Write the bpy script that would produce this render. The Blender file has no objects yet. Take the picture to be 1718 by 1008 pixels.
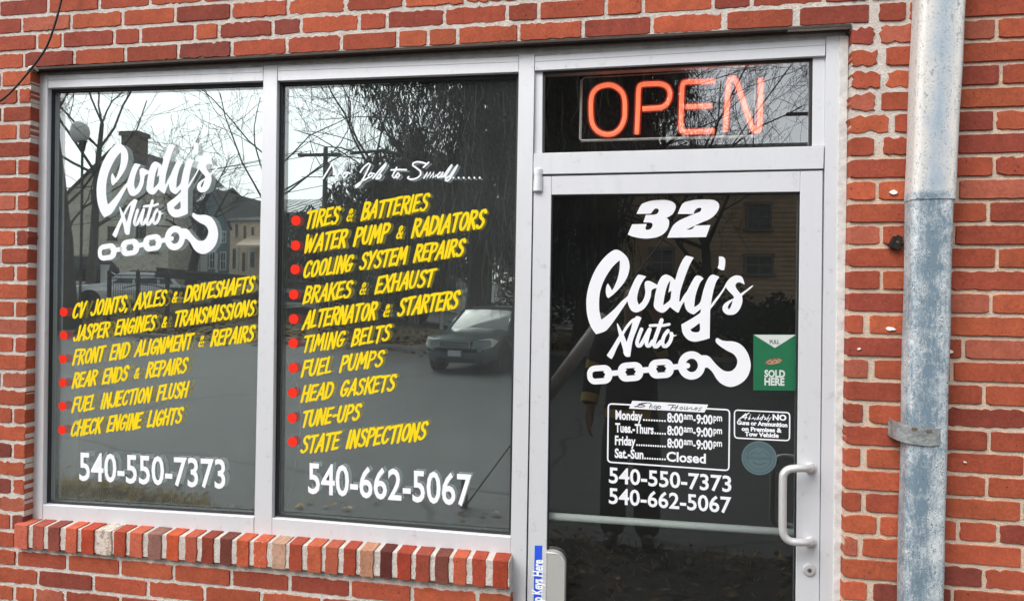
import bpy, math, random
from mathutils import Vector, Matrix
from mathutils.geometry import tessellate_polygon
random.seed(7)
S = bpy.context.scene
COL = S.collection
# ------------------------------------------------------------------ camera, sky, sun, exposure
CAMP = Vector((0.0, -2.28, 1.714)); FPX = 1190.0
YAW, PITCH, ROLL = math.radians(10.033), math.radians(0.018), math.radians(0.941)
cy_, sy_, cp_, sp_ = math.cos(YAW), math.sin(YAW), math.cos(PITCH), math.sin(PITCH)
FWD = Vector((-sy_*cp_, cy_*cp_, sp_)); R0 = Vector((cy_, sy_, 0)); U0 = R0.cross(FWD)
RGT = R0*math.cos(ROLL) + U0*math.sin(ROLL); UPV = U0*math.cos(ROLL) - R0*math.sin(ROLL)
cam = bpy.data.cameras.new('camera'); cam.sensor_width = 36.0; cam.sensor_fit = 'HORIZONTAL'
cam.lens = 36.0*FPX/1718.0; cam.clip_start = 0.02; cam.clip_end = 1000
camo = bpy.data.objects.new('camera', cam); COL.objects.link(camo)
camo.matrix_world = Matrix(((RGT.x, UPV.x, -FWD.x, CAMP.x), (RGT.y, UPV.y, -FWD.y, CAMP.y), (RGT.z, UPV.z, -FWD.z, CAMP.z), (0, 0, 0, 1)))
S.camera = camo

SUN_EL, SUN_AZ = math.radians(47), math.radians(214)      # azimuth clockwise from +Y: high, from the street side
world = bpy.data.worlds.new('World'); S.world = world; world.use_nodes = True
wn = world.node_tree; wn.nodes.clear()
sky = wn.nodes.new('ShaderNodeTexSky'); sky.sky_type = 'NISHITA'; sky.sun_disc = False
sky.sun_elevation = SUN_EL; sky.sun_rotation = SUN_AZ
sky.air_density = 1.0; sky.dust_density = 2.5; sky.ozone_density = 1.0
hsv = wn.nodes.new('ShaderNodeHueSaturation'); hsv.inputs['Saturation'].default_value = 0.22
bg = wn.nodes.new('ShaderNodeBackground'); bg.inputs['Strength'].default_value = 0.15
wo = wn.nodes.new('ShaderNodeOutputWorld')
wn.links.new(sky.outputs[0], hsv.inputs['Color']); wn.links.new(hsv.outputs[0], bg.inputs['Color']); wn.links.new(bg.outputs[0], wo.inputs['Surface'])
sun = bpy.data.lights.new('sun', 'SUN'); sun.energy = 1.5; sun.angle = math.radians(40); sun.color = (1, .97, .93)
suno = bpy.data.objects.new('sun', sun); COL.objects.link(suno)
sd = Vector((math.sin(SUN_AZ)*math.cos(SUN_EL), math.cos(SUN_AZ)*math.cos(SUN_EL), math.sin(SUN_EL)))
suno.rotation_euler = sd.to_track_quat('Z', 'Y').to_euler(); suno.location = sd*30
S.view_settings.view_transform = 'Standard'; S.view_settings.look = 'None'; S.view_settings.gamma = 1
S.view_settings.exposure = .83; S.view_settings.use_curve_mapping = False
S.cycles.use_denoising = True
S.cycles.max_bounces = 8; S.cycles.transparent_max_bounces = 24; S.cycles.glossy_bounces = 5; S.cycles.diffuse_bounces = 3
S.cycles.sample_clamp_indirect = 8

# ------------------------------------------------------------------ photo-measurement helpers (survey of the facade)
GL = 0.070                                            # plane of the window glass
def ray(px, py): return FWD + RGT*((px-859)/FPX) - UPV*((py-504)/FPX)
def P(px, py, y=0.0):
    d = ray(px, py); return CAMP + d*((y-CAMP.y)/d.y)
def PM(px, py, yr):
    """real point at world y = yr (street side) that is seen mirrored in the glass at this photo position"""
    v = P(px, py, 2*GL-yr); return Vector((v.x, yr, v.z))
def GR(px, py, z=0.0):
    d = ray(px, py); s = (z-CAMP.z)/d.z; v = CAMP+d*s; return Vector((v.x, 2*GL-v.y, z))

# ------------------------------------------------------------------ object helpers
def tag(o, label=None, cat=None, group=None, kind=None):
    if label: o['label'] = label
    if cat: o['category'] = cat
    if group: o['group'] = group
    if kind: o['kind'] = kind
    return o
def empty(name, loc, label, cat, group=None, rz=0.0):
    o = bpy.data.objects.new(name, None); COL.objects.link(o); o.location = loc; o.rotation_euler = (0, 0, rz)
    o.empty_display_size = .1
    return tag(o, label, cat, group)
def copy_tree(o, parent=None):
    c = o.copy(); COL.objects.link(c)
    if parent: c.parent = parent
    for ch in o.children: copy_tree(ch, c)
    return c

class MB:
    def __init__(s): s.v = []; s.f = []; s.m = []; s.c = []; s.usec = False
    def add(s, vs, fs, mi=0, col=None):
        b = len(s.v); s.v += [tuple(v) for v in vs]
        for f in fs: s.f.append([b+i for i in f]); s.m.append(mi); s.c.append(col)
        if col: s.usec = True
        return s
    def box(s, x0, x1, y0, y1, z0, z1, mi=0, col=None):
        return s.add([(x0,y0,z0),(x1,y0,z0),(x1,y1,z0),(x0,y1,z0),(x0,y0,z1),(x1,y0,z1),(x1,y1,z1),(x0,y1,z1)],
                     [(0,3,2,1),(4,5,6,7),(0,1,5,4),(1,2,6,5),(2,3,7,6),(3,0,4,7)], mi, col)
    def prism(s, front, back, mi=0, col=None, cap=True):
        n = len(front); fs = [[i, (i+1) % n, n+(i+1) % n, n+i] for i in range(n)]
        if cap: fs += [list(range(n))[::-1], list(range(n, 2*n))]
        return s.add(list(front)+list(back), fs, mi, col)
    def quadpx(s, pts, y0, y1, mi=0, bev=0.0012):
        """frame member whose front outline was measured on the photo, seen at depth y0, extruded back to y1"""
        q = [P(a, b, y0) for a, b in pts]; c = sum(q, Vector())/len(q)
        ins = []
        n = len(q)
        for i in range(n):
            e0 = (q[i]-q[i-1]).normalized(); e1 = (q[(i+1) % n]-q[i]).normalized()
            nrm0 = Vector((-e0.z, 0, e0.x)); nrm1 = Vector((-e1.z, 0, e1.x))
            b = (nrm0+nrm1); b = b/max(.3, b.length_squared/2)
            t = q[i]+b*bev
            if (t-c).length > (q[i]-c).length: t = q[i]-b*bev
            ins.append(t)
        ring2 = [v+Vector((0, bev, 0)) for v in q]; ring3 = [Vector((v.x, y1, v.z)) for v in q]
        fs = [list(range(n))] + [[i, (i+1) % n, n+(i+1) % n, n+i] for i in range(n)] + [[n+i, n+(i+1) % n, 2*n+(i+1) % n, 2*n+i] for i in range(n)] + [list(range(2*n, 3*n))]
        return s.add(ins+ring2+ring3, fs, mi)
    def tube(s, pts, r, n=8, mi=0, caps=True, col=None):
        pts = [Vector(p) for p in pts]; m = len(pts)
        rs = r if isinstance(r, (list, tuple)) else [r]*m
        vs = []; prev = None
        for i in range(m):
            t = (pts[min(i+1, m-1)]-pts[max(i-1, 0)])
            if t.length < 1e-9: t = Vector((0, 0, 1))
            t.normalize()
            if prev is None:
                a = Vector((0, 0, 1)) if abs(t.z) < .9 else Vector((1, 0, 0))
                u = t.cross(a).normalized()
            else:
                u = prev - t*prev.dot(t)
                u = u.normalized() if u.length > 1e-6 else t.orthogonal().normalized()
            prev = u; w = t.cross(u)
            for k in range(n):
                an = 2*math.pi*k/n; vs.append(pts[i]+(u*math.cos(an)+w*math.sin(an))*rs[i])
        fs = [[i*n+k, i*n+(k+1) % n, (i+1)*n+(k+1) % n, (i+1)*n+k] for i in range(m-1) for k in range(n)]
        if caps: fs += [list(range(n))[::-1], [(m-1)*n+k for k in range(n)]]
        return s.add(vs, fs, mi, col)
    def lathe(s, prof, c, axis='z', n=24, mi=0):
        c = Vector(c); vs = []
        for r, h in prof:
            for k in range(n):
                a = 2*math.pi*k/n; p, q = r*math.cos(a), r*math.sin(a)
                vs.append(c+(Vector((p, q, h)) if axis == 'z' else Vector((p, h, q)) if axis == 'y' else Vector((h, p, q))))
        m = len(prof)
        fs = [[i*n+k, i*n+(k+1) % n, (i+1)*n+(k+1) % n, (i+1)*n+k] for i in range(m-1) for k in range(n)]
        fs += [list(range(n)), [(m-1)*n+k for k in range(n)]]
        return s.add(vs, fs, mi)
    def poly(s, outer, holes=(), mi=0):
        """flat filled outline with holes, list of 3d points"""
        loops = [[Vector(p) for p in outer]]+[[Vector(p) for p in h] for h in holes]
        flat = [p for l in loops for p in l]
        return s.add(flat, [list(t) for t in tessellate_polygon(loops)], mi)
    def build(s, name, mat, parent=None, smooth=False, local=False, fixn=True):
        me = bpy.data.meshes.new(name)
        mats = mat if isinstance(mat, (list, tuple)) else [mat]
        if parent is not None: org = Vector((0, 0, 0)) if local else Vector(parent.location)
        elif local: org = Vector((0, 0, 0))
        else:
            xs = [v[0] for v in s.v]; ys = [v[1] for v in s.v]; zs = [v[2] for v in s.v]
            org = Vector(((min(xs)+max(xs))/2, (min(ys)+max(ys))/2, min(zs)))
        if parent is not None and not local and parent.parent is not None: org = Vector(parent.parent.location)
        me.from_pydata([(v[0]-org.x, v[1]-org.y, v[2]-org.z) for v in s.v], [], s.f)
        for m in mats: me.materials.append(m)
        me.polygons.foreach_set('material_index', s.m)
        if smooth: me.polygons.foreach_set('use_smooth', [True]*len(s.f))
        if s.usec:
            at = me.color_attributes.new('tint', 'FLOAT_COLOR', 'CORNER'); d = []
            for f, c in zip(s.f, s.c): d += list(c or (1, 1, 1, 0))*len(f)
            at.data.foreach_set('color', d)
        me.validate()
        if fixn:
            import bmesh
            bm = bmesh.new(); bm.from_mesh(me); bmesh.ops.recalc_face_normals(bm, faces=bm.faces); bm.to_mesh(me); bm.free()
        me.update()
        o = bpy.data.objects.new(name, me); COL.objects.link(o)
        if parent is not None: o.parent = parent
        else: o.location = org
        return o

# ------------------------------------------------------------------ materials
def L(r, g, b):
    f = lambda c: (c/255/12.92 if c/255 <= .04045 else ((c/255+.055)/1.055)**2.4)
    return (f(r), f(g), f(b), 1)
def mat(name, col, rough=.6, metal=0.0, noise=0.0, nscale=8.0, bump=0.0, bscale=60.0, spec=.5, emis=None, estr=0, stretch=None, coat=0.0):
    m = bpy.data.materials.new(name); m.use_nodes = True; t = m.node_tree; b = t.nodes['Principled BSDF']
    b.inputs['Base Color'].default_value = col if len(col) == 4 else (*col, 1)
    b.inputs['Roughness'].default_value = rough; b.inputs['Metallic'].default_value = metal
    b.inputs['Specular IOR Level'].default_value = spec; b.inputs['Coat Weight'].default_value = coat
    tc = t.nodes.new('ShaderNodeTexCoord'); src = tc.outputs['Object']
    if stretch:
        mp = t.nodes.new('ShaderNodeMapping'); mp.inputs['Scale'].default_value = stretch; t.links.new(src, mp.inputs[0]); src = mp.outputs[0]
    if noise:
        n = t.nodes.new('ShaderNodeTexNoise'); n.inputs['Scale'].default_value = nscale; n.inputs['Detail'].default_value = 6
        n.inputs['Roughness'].default_value = .65; t.links.new(src, n.inputs['Vector'])
        r = t.nodes.new('ShaderNodeMapRange'); r.inputs[1].default_value = .25; r.inputs[2].default_value = .75
        r.inputs[3].default_value = 1-noise; r.inputs[4].default_value = 1+noise; t.links.new(n.outputs[0], r.inputs[0])
        mx = t.nodes.new('ShaderNodeVectorMath'); mx.operation = 'SCALE'; mx.inputs[0].default_value = tuple(col[:3])
        t.links.new(r.outputs[0], mx.inputs['Scale']); t.links.new(mx.outputs[0], b.inputs['Base Color'])
    if bump:
        n2 = t.nodes.new('ShaderNodeTexNoise'); n2.inputs['Scale'].default_value = bscale; n2.inputs['Detail'].default_value = 5
        t.links.new(src, n2.inputs['Vector']); bp = t.nodes.new('ShaderNodeBump'); bp.inputs['Strength'].default_value = bump
        bp.inputs['Distance'].default_value = .01; t.links.new(n2.outputs[0], bp.inputs['Height']); t.links.new(bp.outputs[0], b.inputs['Normal'])
    if emis: b.inputs['Emission Color'].default_value = (*emis[:3], 1); b.inputs['Emission Strength'].default_value = estr
    return m
def N(t, typ, **kw):
    n = t.nodes.new(typ)
    for k, v in kw.items():
        if k in n.inputs: n.inputs[k].default_value = v
        else: setattr(n, k, v)
    return n
def ramp(t, src, a, b, lo=0.0, hi=1.0):
    r = N(t, 'ShaderNodeMapRange'); r.inputs[1].default_value = a; r.inputs[2].default_value = b; r.inputs[3].default_value = lo; r.inputs[4].default_value = hi
    t.links.new(src, r.inputs[0]); return r.outputs[0]
def mixc(t, fac, a, b):
    m = t.nodes.new('ShaderNodeMix'); m.data_type = 'RGBA'
    for s, v in ((m.inputs[0], fac), (m.inputs[6], a), (m.inputs[7], b)):
        if hasattr(v, 'is_output'): t.links.new(v, s)
        else: s.default_value = v
    return m.outputs[2]
def noise(t, src, scale, detail=6, rough=.6):
    n = N(t, 'ShaderNodeTexNoise', Scale=scale, Detail=detail, Roughness=rough); t.links.new(src, n.inputs['Vector']); return n.outputs[0]
def mapped(t, src, sc):
    mp = t.nodes.new('ShaderNodeMapping'); mp.inputs['Scale'].default_value = sc; t.links.new(src, mp.inputs[0]); return mp.outputs[0]
def base(name):
    m = bpy.data.materials.new(name); m.use_nodes = True; t = m.node_tree
    tc = t.nodes.new('ShaderNodeTexCoord'); return m, t, t.nodes['Principled BSDF'], tc.outputs['Object']
def setbump(t, b, h, strength=.3, dist=.01):
    bp = N(t, 'ShaderNodeBump', Strength=strength, Distance=dist); t.links.new(h, bp.inputs['Height']); t.links.new(bp.outputs[0], b.inputs['Normal'])
def mth(t, op, a, b=0.0):
    n = t.nodes.new('ShaderNodeMath'); n.operation = op
    for s, v in ((n.inputs[0], a), (n.inputs[1], b)):
        if hasattr(v, 'is_output'): t.links.new(v, s)
        else: s.default_value = v
    return n.outputs[0]

def brick_mat():
    m, t, b, o = base('brick')
    at = N(t, 'ShaderNodeAttribute', attribute_name='tint')
    n1 = noise(t, o, 22); n2 = noise(t, o, 95, 6, .75); n3 = noise(t, o, 70, 8, .75)
    v = mth(t, 'MULTIPLY', mth(t, 'MULTIPLY', ramp(t, n1, .25, .75, .80, 1.16), ramp(t, noise(t, o, 3.2, 6, .75), .3, .7, .80, 1.13)), ramp(t, n2, .28, .72, .72, 1.22))
    sc = t.nodes.new('ShaderNodeVectorMath'); sc.operation = 'SCALE'; t.links.new(at.outputs['Color'], sc.inputs[0]); t.links.new(v, sc.inputs['Scale'])
    # white efflorescence / old mortar smeared on some bricks: amount from the brick's alpha
    thr = ramp(t, at.outputs['Alpha'], 0, 1, .80, .47)
    e = ramp(t, mth(t, 'SUBTRACT', n3, thr), 0, .05)
    c = mixc(t, e, sc.outputs[0], L(205, 190, 178))
    pit = ramp(t, noise(t, o, 130, 3), .29, .35, 0, 1)
    c = mixc(t, pit, L(70, 35, 28), c)
    t.links.new(c, b.inputs['Base Color']); b.inputs['Roughness'].default_value = .88; b.inputs['Specular IOR Level'].default_value = .25
    setbump(t, b, mth(t, 'ADD', n3, mth(t, 'MULTIPLY', n2, .6)), .5, .004)
    return m
def mortar_mat():
    m, t, b, o = base('mortar')
    sx = t.nodes.new('ShaderNodeSeparateXYZ'); t.links.new(o, sx.inputs[0])
    n = noise(t, o, 30, 8, .7); n2 = noise(t, o, 2.5, 3); n3 = noise(t, o, 220, 3)
    # the wall was repointed: buff old mortar on the right pier, grey-white over and left of the windows
    g = mth(t, 'ADD', sx.outputs[0], mth(t, 'MULTIPLY', mth(t, 'SUBTRACT', n2, .5), 1.2))
    z = mth(t, 'MULTIPLY', ramp(t, sx.outputs[2], 2.1, 2.5), 1.4)
    k = ramp(t, mth(t, 'SUBTRACT', g, z), MTX, MTX+.25)
    k = mth(t, "MAXIMUM", k, ramp(t, sx.outputs[0], .80, .9))
    c = mixc(t, k, L(216, 210, 203), L(226, 194, 162))
    c2 = mixc(t, ramp(t, n, .3, .72), L(186, 176, 166), c)
    c3 = mixc(t, ramp(t, n3, .3, .5, .35, 1), L(150, 136, 124), c2)
    t.links.new(c3, b.inputs['Base Color']); b.inputs['Roughness'].default_value = .95; b.inputs['Specular IOR Level'].default_value = .15
    setbump(t, b, mth(t, 'ADD', n, n3), .8, .006)
    return m
MTX = 0.3
def alu_mat(name, c, rough=.42, metal=.25):
    m, t, b, o = base(name)
    n = noise(t, mapped(t, o, (6, 6, .7)), 5, 6); n2 = noise(t, o, 26, 8, .75)
    cc = mixc(t, ramp(t, n, .3, .7, 0, .22), c, tuple(x*.78 for x in c[:3])+(1,))
    cc = mixc(t, ramp(t, n2, .58, .74, 0, .38), cc, L(128, 120, 112))
    t.links.new(cc, b.inputs['Base Color']); b.inputs['Metallic'].default_value = metal
    t.links.new(ramp(t, n, .3, .7, rough-.06, rough+.1), b.inputs['Roughness'])
    return m
def glass_mat(name, refl, tint=(.9, .93, .92), wav=.0, dust_haze=0.0):
    m = bpy.data.materials.new(name); m.use_nodes = True; t = m.node_tree; t.nodes.clear()
    o = t.nodes.new('ShaderNodeOutputMaterial'); mx = t.nodes.new('ShaderNodeMixShader')
    tr = N(t, 'ShaderNodeBsdfTransparent'); tr.inputs[0].default_value = (*tint, 1)
    gl = N(t, 'ShaderNodeBsdfGlossy', Roughness=0.0); gl.inputs[0].default_value = (.97, 1, 1, 1)
    fr = N(t, 'ShaderNodeLayerWeight', Blend=.25)
    f = ramp(t, fr.outputs['Fresnel'], 0, 1, refl, min(1, refl+.6)) if refl > 0 else None
    t.links.new(tr.outputs[0], mx.inputs[1]); t.links.new(gl.outputs[0], mx.inputs[2])
    if f: t.links.new(f, mx.inputs[0])
    else: mx.inputs[0].default_value = 0
    if wav:
        tc = t.nodes.new('ShaderNodeTexCoord'); n = noise(t, tc.outputs['Object'], 2.2, 1, .4)
        bp = N(t, 'ShaderNodeBump', Strength=wav, Distance=.004); t.links.new(n, bp.inputs['Height']); t.links.new(bp.outputs[0], gl.inputs['Normal'])
    if dust_haze:                                                  # dusty streaked film whose pale colour also puts haze over dark reflections
        tc = t.nodes.new('ShaderNodeTexCoord'); n1 = noise(t, mapped(t, tc.outputs['Object'], (3, 1, .8)), 3, 6, .65); n2 = noise(t, tc.outputs['Object'], 90, 3)
        d = t.nodes.new('ShaderNodeBsdfDiffuse'); d.inputs[0].default_value = (.78, .82, .82, 1); m2 = t.nodes.new('ShaderNodeMixShader')
        t.links.new(mth(t, 'MULTIPLY', ramp(t, n1, .25, .75, dust_haze*.55, dust_haze*1.45), ramp(t, n2, .3, .7, .8, 1.2)), m2.inputs[0])
        t.links.new(mx.outputs[0], m2.inputs[1]); t.links.new(d.outputs[0], m2.inputs[2]); mx = m2
    t.links.new(mx.outputs[0], o.inputs[0]); return m
def vinyl(name, col, back=.5):
    """thin sign vinyl: opaque, lets a little light through to its back"""
    m = bpy.data.materials.new(name); m.use_nodes = True; t = m.node_tree; t.nodes.clear()
    o = t.nodes.new('ShaderNodeOutputMaterial'); mx = t.nodes.new('ShaderNodeMixShader')
    d = t.nodes.new('ShaderNodeBsdfDiffuse'); tl = t.nodes.new('ShaderNodeBsdfTranslucent')
    tc = t.nodes.new('ShaderNodeTexCoord'); n = noise(t, tc.outputs['Object'], 30, 5)
    c = mixc(t, ramp(t, n, .3, .7, 0, .12), col, tuple(x*.72 for x in col[:3])+(1,))
    t.links.new(c, d.inputs[0]); t.links.new(c, tl.inputs[0]); mx.inputs[0].default_value = back
    t.links.new(d.outputs[0], mx.inputs[1]); t.links.new(tl.outputs[0], mx.inputs[2]); t.links.new(mx.outputs[0], o.inputs[0]); return m
# ------------------------------------------------------------------ shared materials
M_brick, M_mortar = brick_mat(), mortar_mat()
M_alu = alu_mat('silver_aluminium', (.65, .662, .69, 1))
M_alu2 = alu_mat('satin_aluminium', (.60, .60, .60, 1), .36, .4)
M_black = mat('black_rubber', (.012, .012, .013), .6)
M_white = vinyl('white_vinyl', (.95, .96, 1, 1), .25)
M_yel = vinyl('yellow_vinyl', (1, .73, .02, 1), .25)
M_red = vinyl('red_vinyl', (.95, .045, .025, 1), .25)
M_clear = glass_mat('clear_glass', 0)
M_gout = glass_mat('window_glass', .12, (.92, .95, .94), .03, .028)
M_gin = glass_mat('inner_window_glass', .50, (.85, .9, .88), .03)
M_gdoor = glass_mat('door_glass', .115, (.8, .82, .8), .02, .004)
M_gtran = glass_mat('transom_glass', .27, (.85, .87, .86), .02, .004)
M_lintel = mat('rusty_steel', (.05, .035, .028), .8, noise=.4, nscale=30)
M_caulk = mat('grey_caulk', (.56, .55, .53), .8, noise=.25, nscale=25, bump=.5, bscale=40)
M_dark = mat('dark_interior', (.02, .02, .02), .9)

# ------------------------------------------------------------------ brick wall
def zbed(n, x):                                       # bed joint n (0 = underside of the lintel course, counted down)
    return 2.5535+.0055*(x+.65) - n*(.0664+.00021*(x+.65))
XL, XD, XR = P(47, 500).x, P(858, 960).x, P(1421, 500).x
XW0, XW1, ZTOP, ZBOT = -8.5, 6.5, 4.0, -.05
SILLZ0, SILLZ1 = P(200, 932).z, .835
wall = empty('brick_wall', (0, 0, 0), 'red brick shop wall around the windows and door, pale mortar smeared on its upper courses', 'wall')
mo = MB()
mo.box(XW0, XL-.004, .0022, .26, ZBOT, ZTOP)                           # left of the opening
mo.box(XL-.004, XR+.004, .0022, .26, 2.556, ZTOP)                      # above
mo.box(XR+.004, XW1, .0045, .26, ZBOT, ZTOP)                           # right pier
mo.box(XL-.004, XD-.004, .0022, .26, ZBOT, SILLZ1-.012)                # under the windows
mo.build('mortar', M_mortar, wall)
# head joints measured on the photo, px along each course; (px, width) gives a wide joint
J = {-1: [40,124.4,210.3,299,388.5,481,572.3,667,718,767.3,870,978.2,1094,(1215.5,.018),(1336,.022),(1467,.03),1523.8,1612,1730],
 -2: [-20,61.8,104.6,191.5,235.3,326.7,366.7,457.6,505.4,602.3,648.8,745.8,850.5,903.8,1017,1079,1196.7,1261,1383,1461,1530,1640],
 -3: [37,119,205.8,294,388,483,580,678,781,885.5,980,1085,1193,1300,1410,1500,1575,1690],
 -4: [-2,80.6,166.5,251.6,340,432,530,628,730,838,940,1050,1160,1275,1390,1500,1620],
 27: [27.5,112.6,201.5,291.6,388,486,587.6,691,801], 28: [-20,63.8,156.4,247.8,343,438.3,539,645,752], 29: [23.8,58,109,201.5,297,395,495,597,703,810],
 26: [26], 0: [2], 2: [3], 10: [1], 17: [2]}
RP = {0: [(1472.7,.02)], 1: [(1479.5,.026)], 2: [(1483,.02)], 3: [(1474,.018)], 4: [(1497,.017)], 5: [(1475,.028)], 7: [1471.7], 9: [1478.8], 11: [1478.8], 13: [(1454,.02)],
 15: [(1462,.02)], 17: [(1453,.02)], 19: [(1449,.02)], 21: [(1449,.015)], 22: [1474], 23: [(1443,.016)], 25: [(1460,.02)]}
RR = {0: [1672.7], 1: [1600], 2: [1679.5], 3: [1604], 4: [1670], 5: [1601], 6: [1669], 7: [1606.6], 8: [1659], 9: [1600], 10: [1673.4], 11: [1591.8], 12: [1663], 13: [1589.8],
 14: [1616.8], 15: [1597.5], 16: [1651.5], 17: [1588], 18: [1659.7], 19: [1586], 20: [1656], 21: [1583, 1715], 22: [1608, 1675], 23: [1580, 1716.7], 24: [1651], 25: [1598]}
rb = random.Random(11)
PAL = [((190,88,62),3),((182,82,59),6),((174,77,57),6),((165,72,55),4),((153,66,54),2.2),((136,62,54),.8),((184,92,74),2)]
BK = (.77, .95, .89)
def tint(dx=0, sm=0.0):
    c = rb.choices([p[0] for p in PAL], [p[1] for p in PAL])[0]
    k = rb.uniform(.93, 1.07)
    l = L(*[min(255, v*k) for v in c]); return (l[0]*BK[0], l[1]*BK[1], l[2]*BK[2], sm*.6)
def brick(mb, x0, x1, z0f, z1f, sm=0.0, col=None, depth=.10, detail=True, yf=0.0):
    """one brick: wavy arrised front face, sides running back into the mortar; z0f/z1f give bed lines along x"""
    h = z1f((x0+x1)/2)-z0f((x0+x1)/2)
    j = .0058
    jag = .0005+.0060*sm
    col = col or tint(0, sm)
    nl = max(4, int((x1-x0)/.012)) if detail else 1; ns = 5 if detail else 1
    out = []
    rn = lambda: rb.gauss(0, jag)
    w = [rb.uniform(0, 6.28) for _ in range(4)]
    ch = [rb.uniform(.001, .005) for _ in range(4)]
    a, b_ = x0, x1
    def jb(u, side): return j + abs(math.sin(u*9+w[side]))*jag*.8 + max(-.002, rn())*(1.2 if side == 2 else .8) + (max(0, rb.gauss(0, .004))*sm if side == 2 else 0)
    for i in range(nl+1):
        u = i/nl; e = ch[0]*(1 if i == 0 else 0)+ch[1]*(1 if i == nl else 0); out.append((a+(b_-a)*u, z0f(a+(b_-a)*u)+jb(u, 0)+e))
    for i in range(1, ns): u = i/ns; out.append((b_+rn()*.8, z0f(b_)+j+(h-2*j)*u))
    for i in range(nl+1):
        u = 1-i/nl; e = ch[2]*(1 if i == 0 else 0)+ch[3]*(1 if i == nl else 0); out.append((a+(b_-a)*u, z1f(a+(b_-a)*u)-jb(u, 2)-e))
    for i in range(1, ns): u = 1-i/ns; out.append((a+rn()*.8, z0f(a)+j+(h-2*j)*u))
    y = yf-.0015+rb.uniform(-.0015, .0015)+.003*sm; n = len(out)
    tx, tz = rb.uniform(-.006, .006), rb.uniform(-.02, .02)
    cx, cz = (a+b_)/2, z0f((a+b_)/2)+h/2
    yy = lambda p, d: y+d+(p[0]-cx)*tx+(p[1]-cz)*tz
    r0 = [(cx+(p[0]-cx)*(1-.0035/(b_-a)), yy(p, 0), cz+(p[1]-cz)*.955) for p in out]
    r1 = [(p[0], yy(p, .0022), p[1]) for p in out]; r2 = [(p[0], yf+depth, p[1]) for p in out]
    fs = [list(range(n))]
    for k in (0, n): fs += [[k+i, k+(i+1) % n, k+n+(i+1) % n, k+n+i] for i in range(n)]
    mb.add(r0+r1+r2, fs, 0, col)
bw = MB()
def jl(px, n):
    w = .0118
    if isinstance(px, tuple): px, w = px
    zc = zbed(n+.5, 0); v = P(px, 504)
    # iterate the pixel row so that the joint sits on this course
    py = 504
    for _ in range(4):
        v = P(px, py); py += (v.z-zbed(n+.5, v.x))*FPX/(2.28)
        v = P(px, py)
    return v.x, w
def smear(x, n):
    if n < 0: return .16 if x < -1.3 or n == -1 else .22
    if n >= 25 and x < -.2: return .16
    if x > .55 and x < .85 and n <= 5: return .5
    if x < -2.2 and n >= 19: return .2
    return .03
def course(n, xa, xb, joints, jd=True):
    js = sorted(joints); ed = []; cur = xa
    for x, w in js:
        if x-w/2 > cur+.02 and x < xb-.02: ed.append((cur, x-w/2)); cur = x+w/2
    ed.append((cur, xb))
    z1 = lambda x: zbed(n, x); z0 = lambda x: zbed(n+1, x)
    for a, b_ in ed:
        if b_-a < .012: continue
        vis = -2.6 < (a+b_)/2 < 1.35 and n > -5 and n < 31
        brick(bw, a, b_, z0, z1, sm=max(0, smear((a+b_)/2, n)+rb.gauss(0, .12)) if rb.random() < .75 else 0, detail=vis)
BL = .2135
def regular(xa, xb, n, off, side):
    r = []; x = xa
    if side < 0:
        x = xb-off
        while x > xa: r.append((x, .0118)); x -= BL
    else:
        x = xa+off
        while x < xb: r.append((x, .0118)); x += BL
    return r
for n in range(-21, 39):
    meas = [jl(p, n) for p in J.get(n, [])]
    if n < 0:                                             # above the opening: one run across
        js = meas
        if js:
            a, b_ = js[0][0], js[-1][0]; js = js+regular(XW0, a-.05, n, BL-.05, -1)+regular(b_+.05, XW1, n, BL-.05, 1)
        else: js = regular(XW0, XW1, n, BL*(.25+.5*(n % 2)), 1)
        course(n, XW0, XW1, js); continue
    lj = [m for m in meas if m[0] < XL-.02]
    a = lj[0][0] if lj else XL-.05-(BL*.5 if n % 2 else BL*.98)+.1
    if not lj: lj = [(a, .0118)]
    course(n, XW0, XL-.003 if n < 25 else (XL-.003 if n < 27 else XL-.003), lj+regular(XW0, a-.05, n, BL-.05, -1)) if n < 27 else None
    if n == 25 or n == 26: pass
    if n >= 27:                                           # below the sill the courses run on under the windows
        js = meas
        if js:
            a, b_ = js[0][0], js[-1][0]; js = js+regular(XW0, a-.05, n, BL-.05, -1)+regular(b_+.05, XD, n, BL-.05, 1)
        else: js = regular(XW0, XD, n, BL*(.3+.5*(n % 2)), 1)
        course(n, XW0, XD, js)
    rj = [jl(p, n) for p in RP.get(n, [])]+[jl(p, n) for p in RR.get(n, [])]
    if not RR.get(n): rj = [(XR+BL*(.5+.5*(n % 2)), .0118)]
    # hidden joint behind the downspout
    xs = sorted(r[0] for r in rj); l = xs[-1]
    if RR.get(n) and len(RR[n]) == 1 and xs[0] < l-.001: pass
    extra = []
    last = max((jl(p, n)[0] for p in RP.get(n, [])), default=XR); first = jl(RR[n][0], n)[0] if RR.get(n) else None
    if first and first-last > .26: extra = [((first+last)/2+.02, .0118)]
    course(n, XR+.003, XW1, rj+extra+regular(l+.05, XW1, n, BL-.05, 1))
bw.build('brickwork', M_brick, wall)

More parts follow.
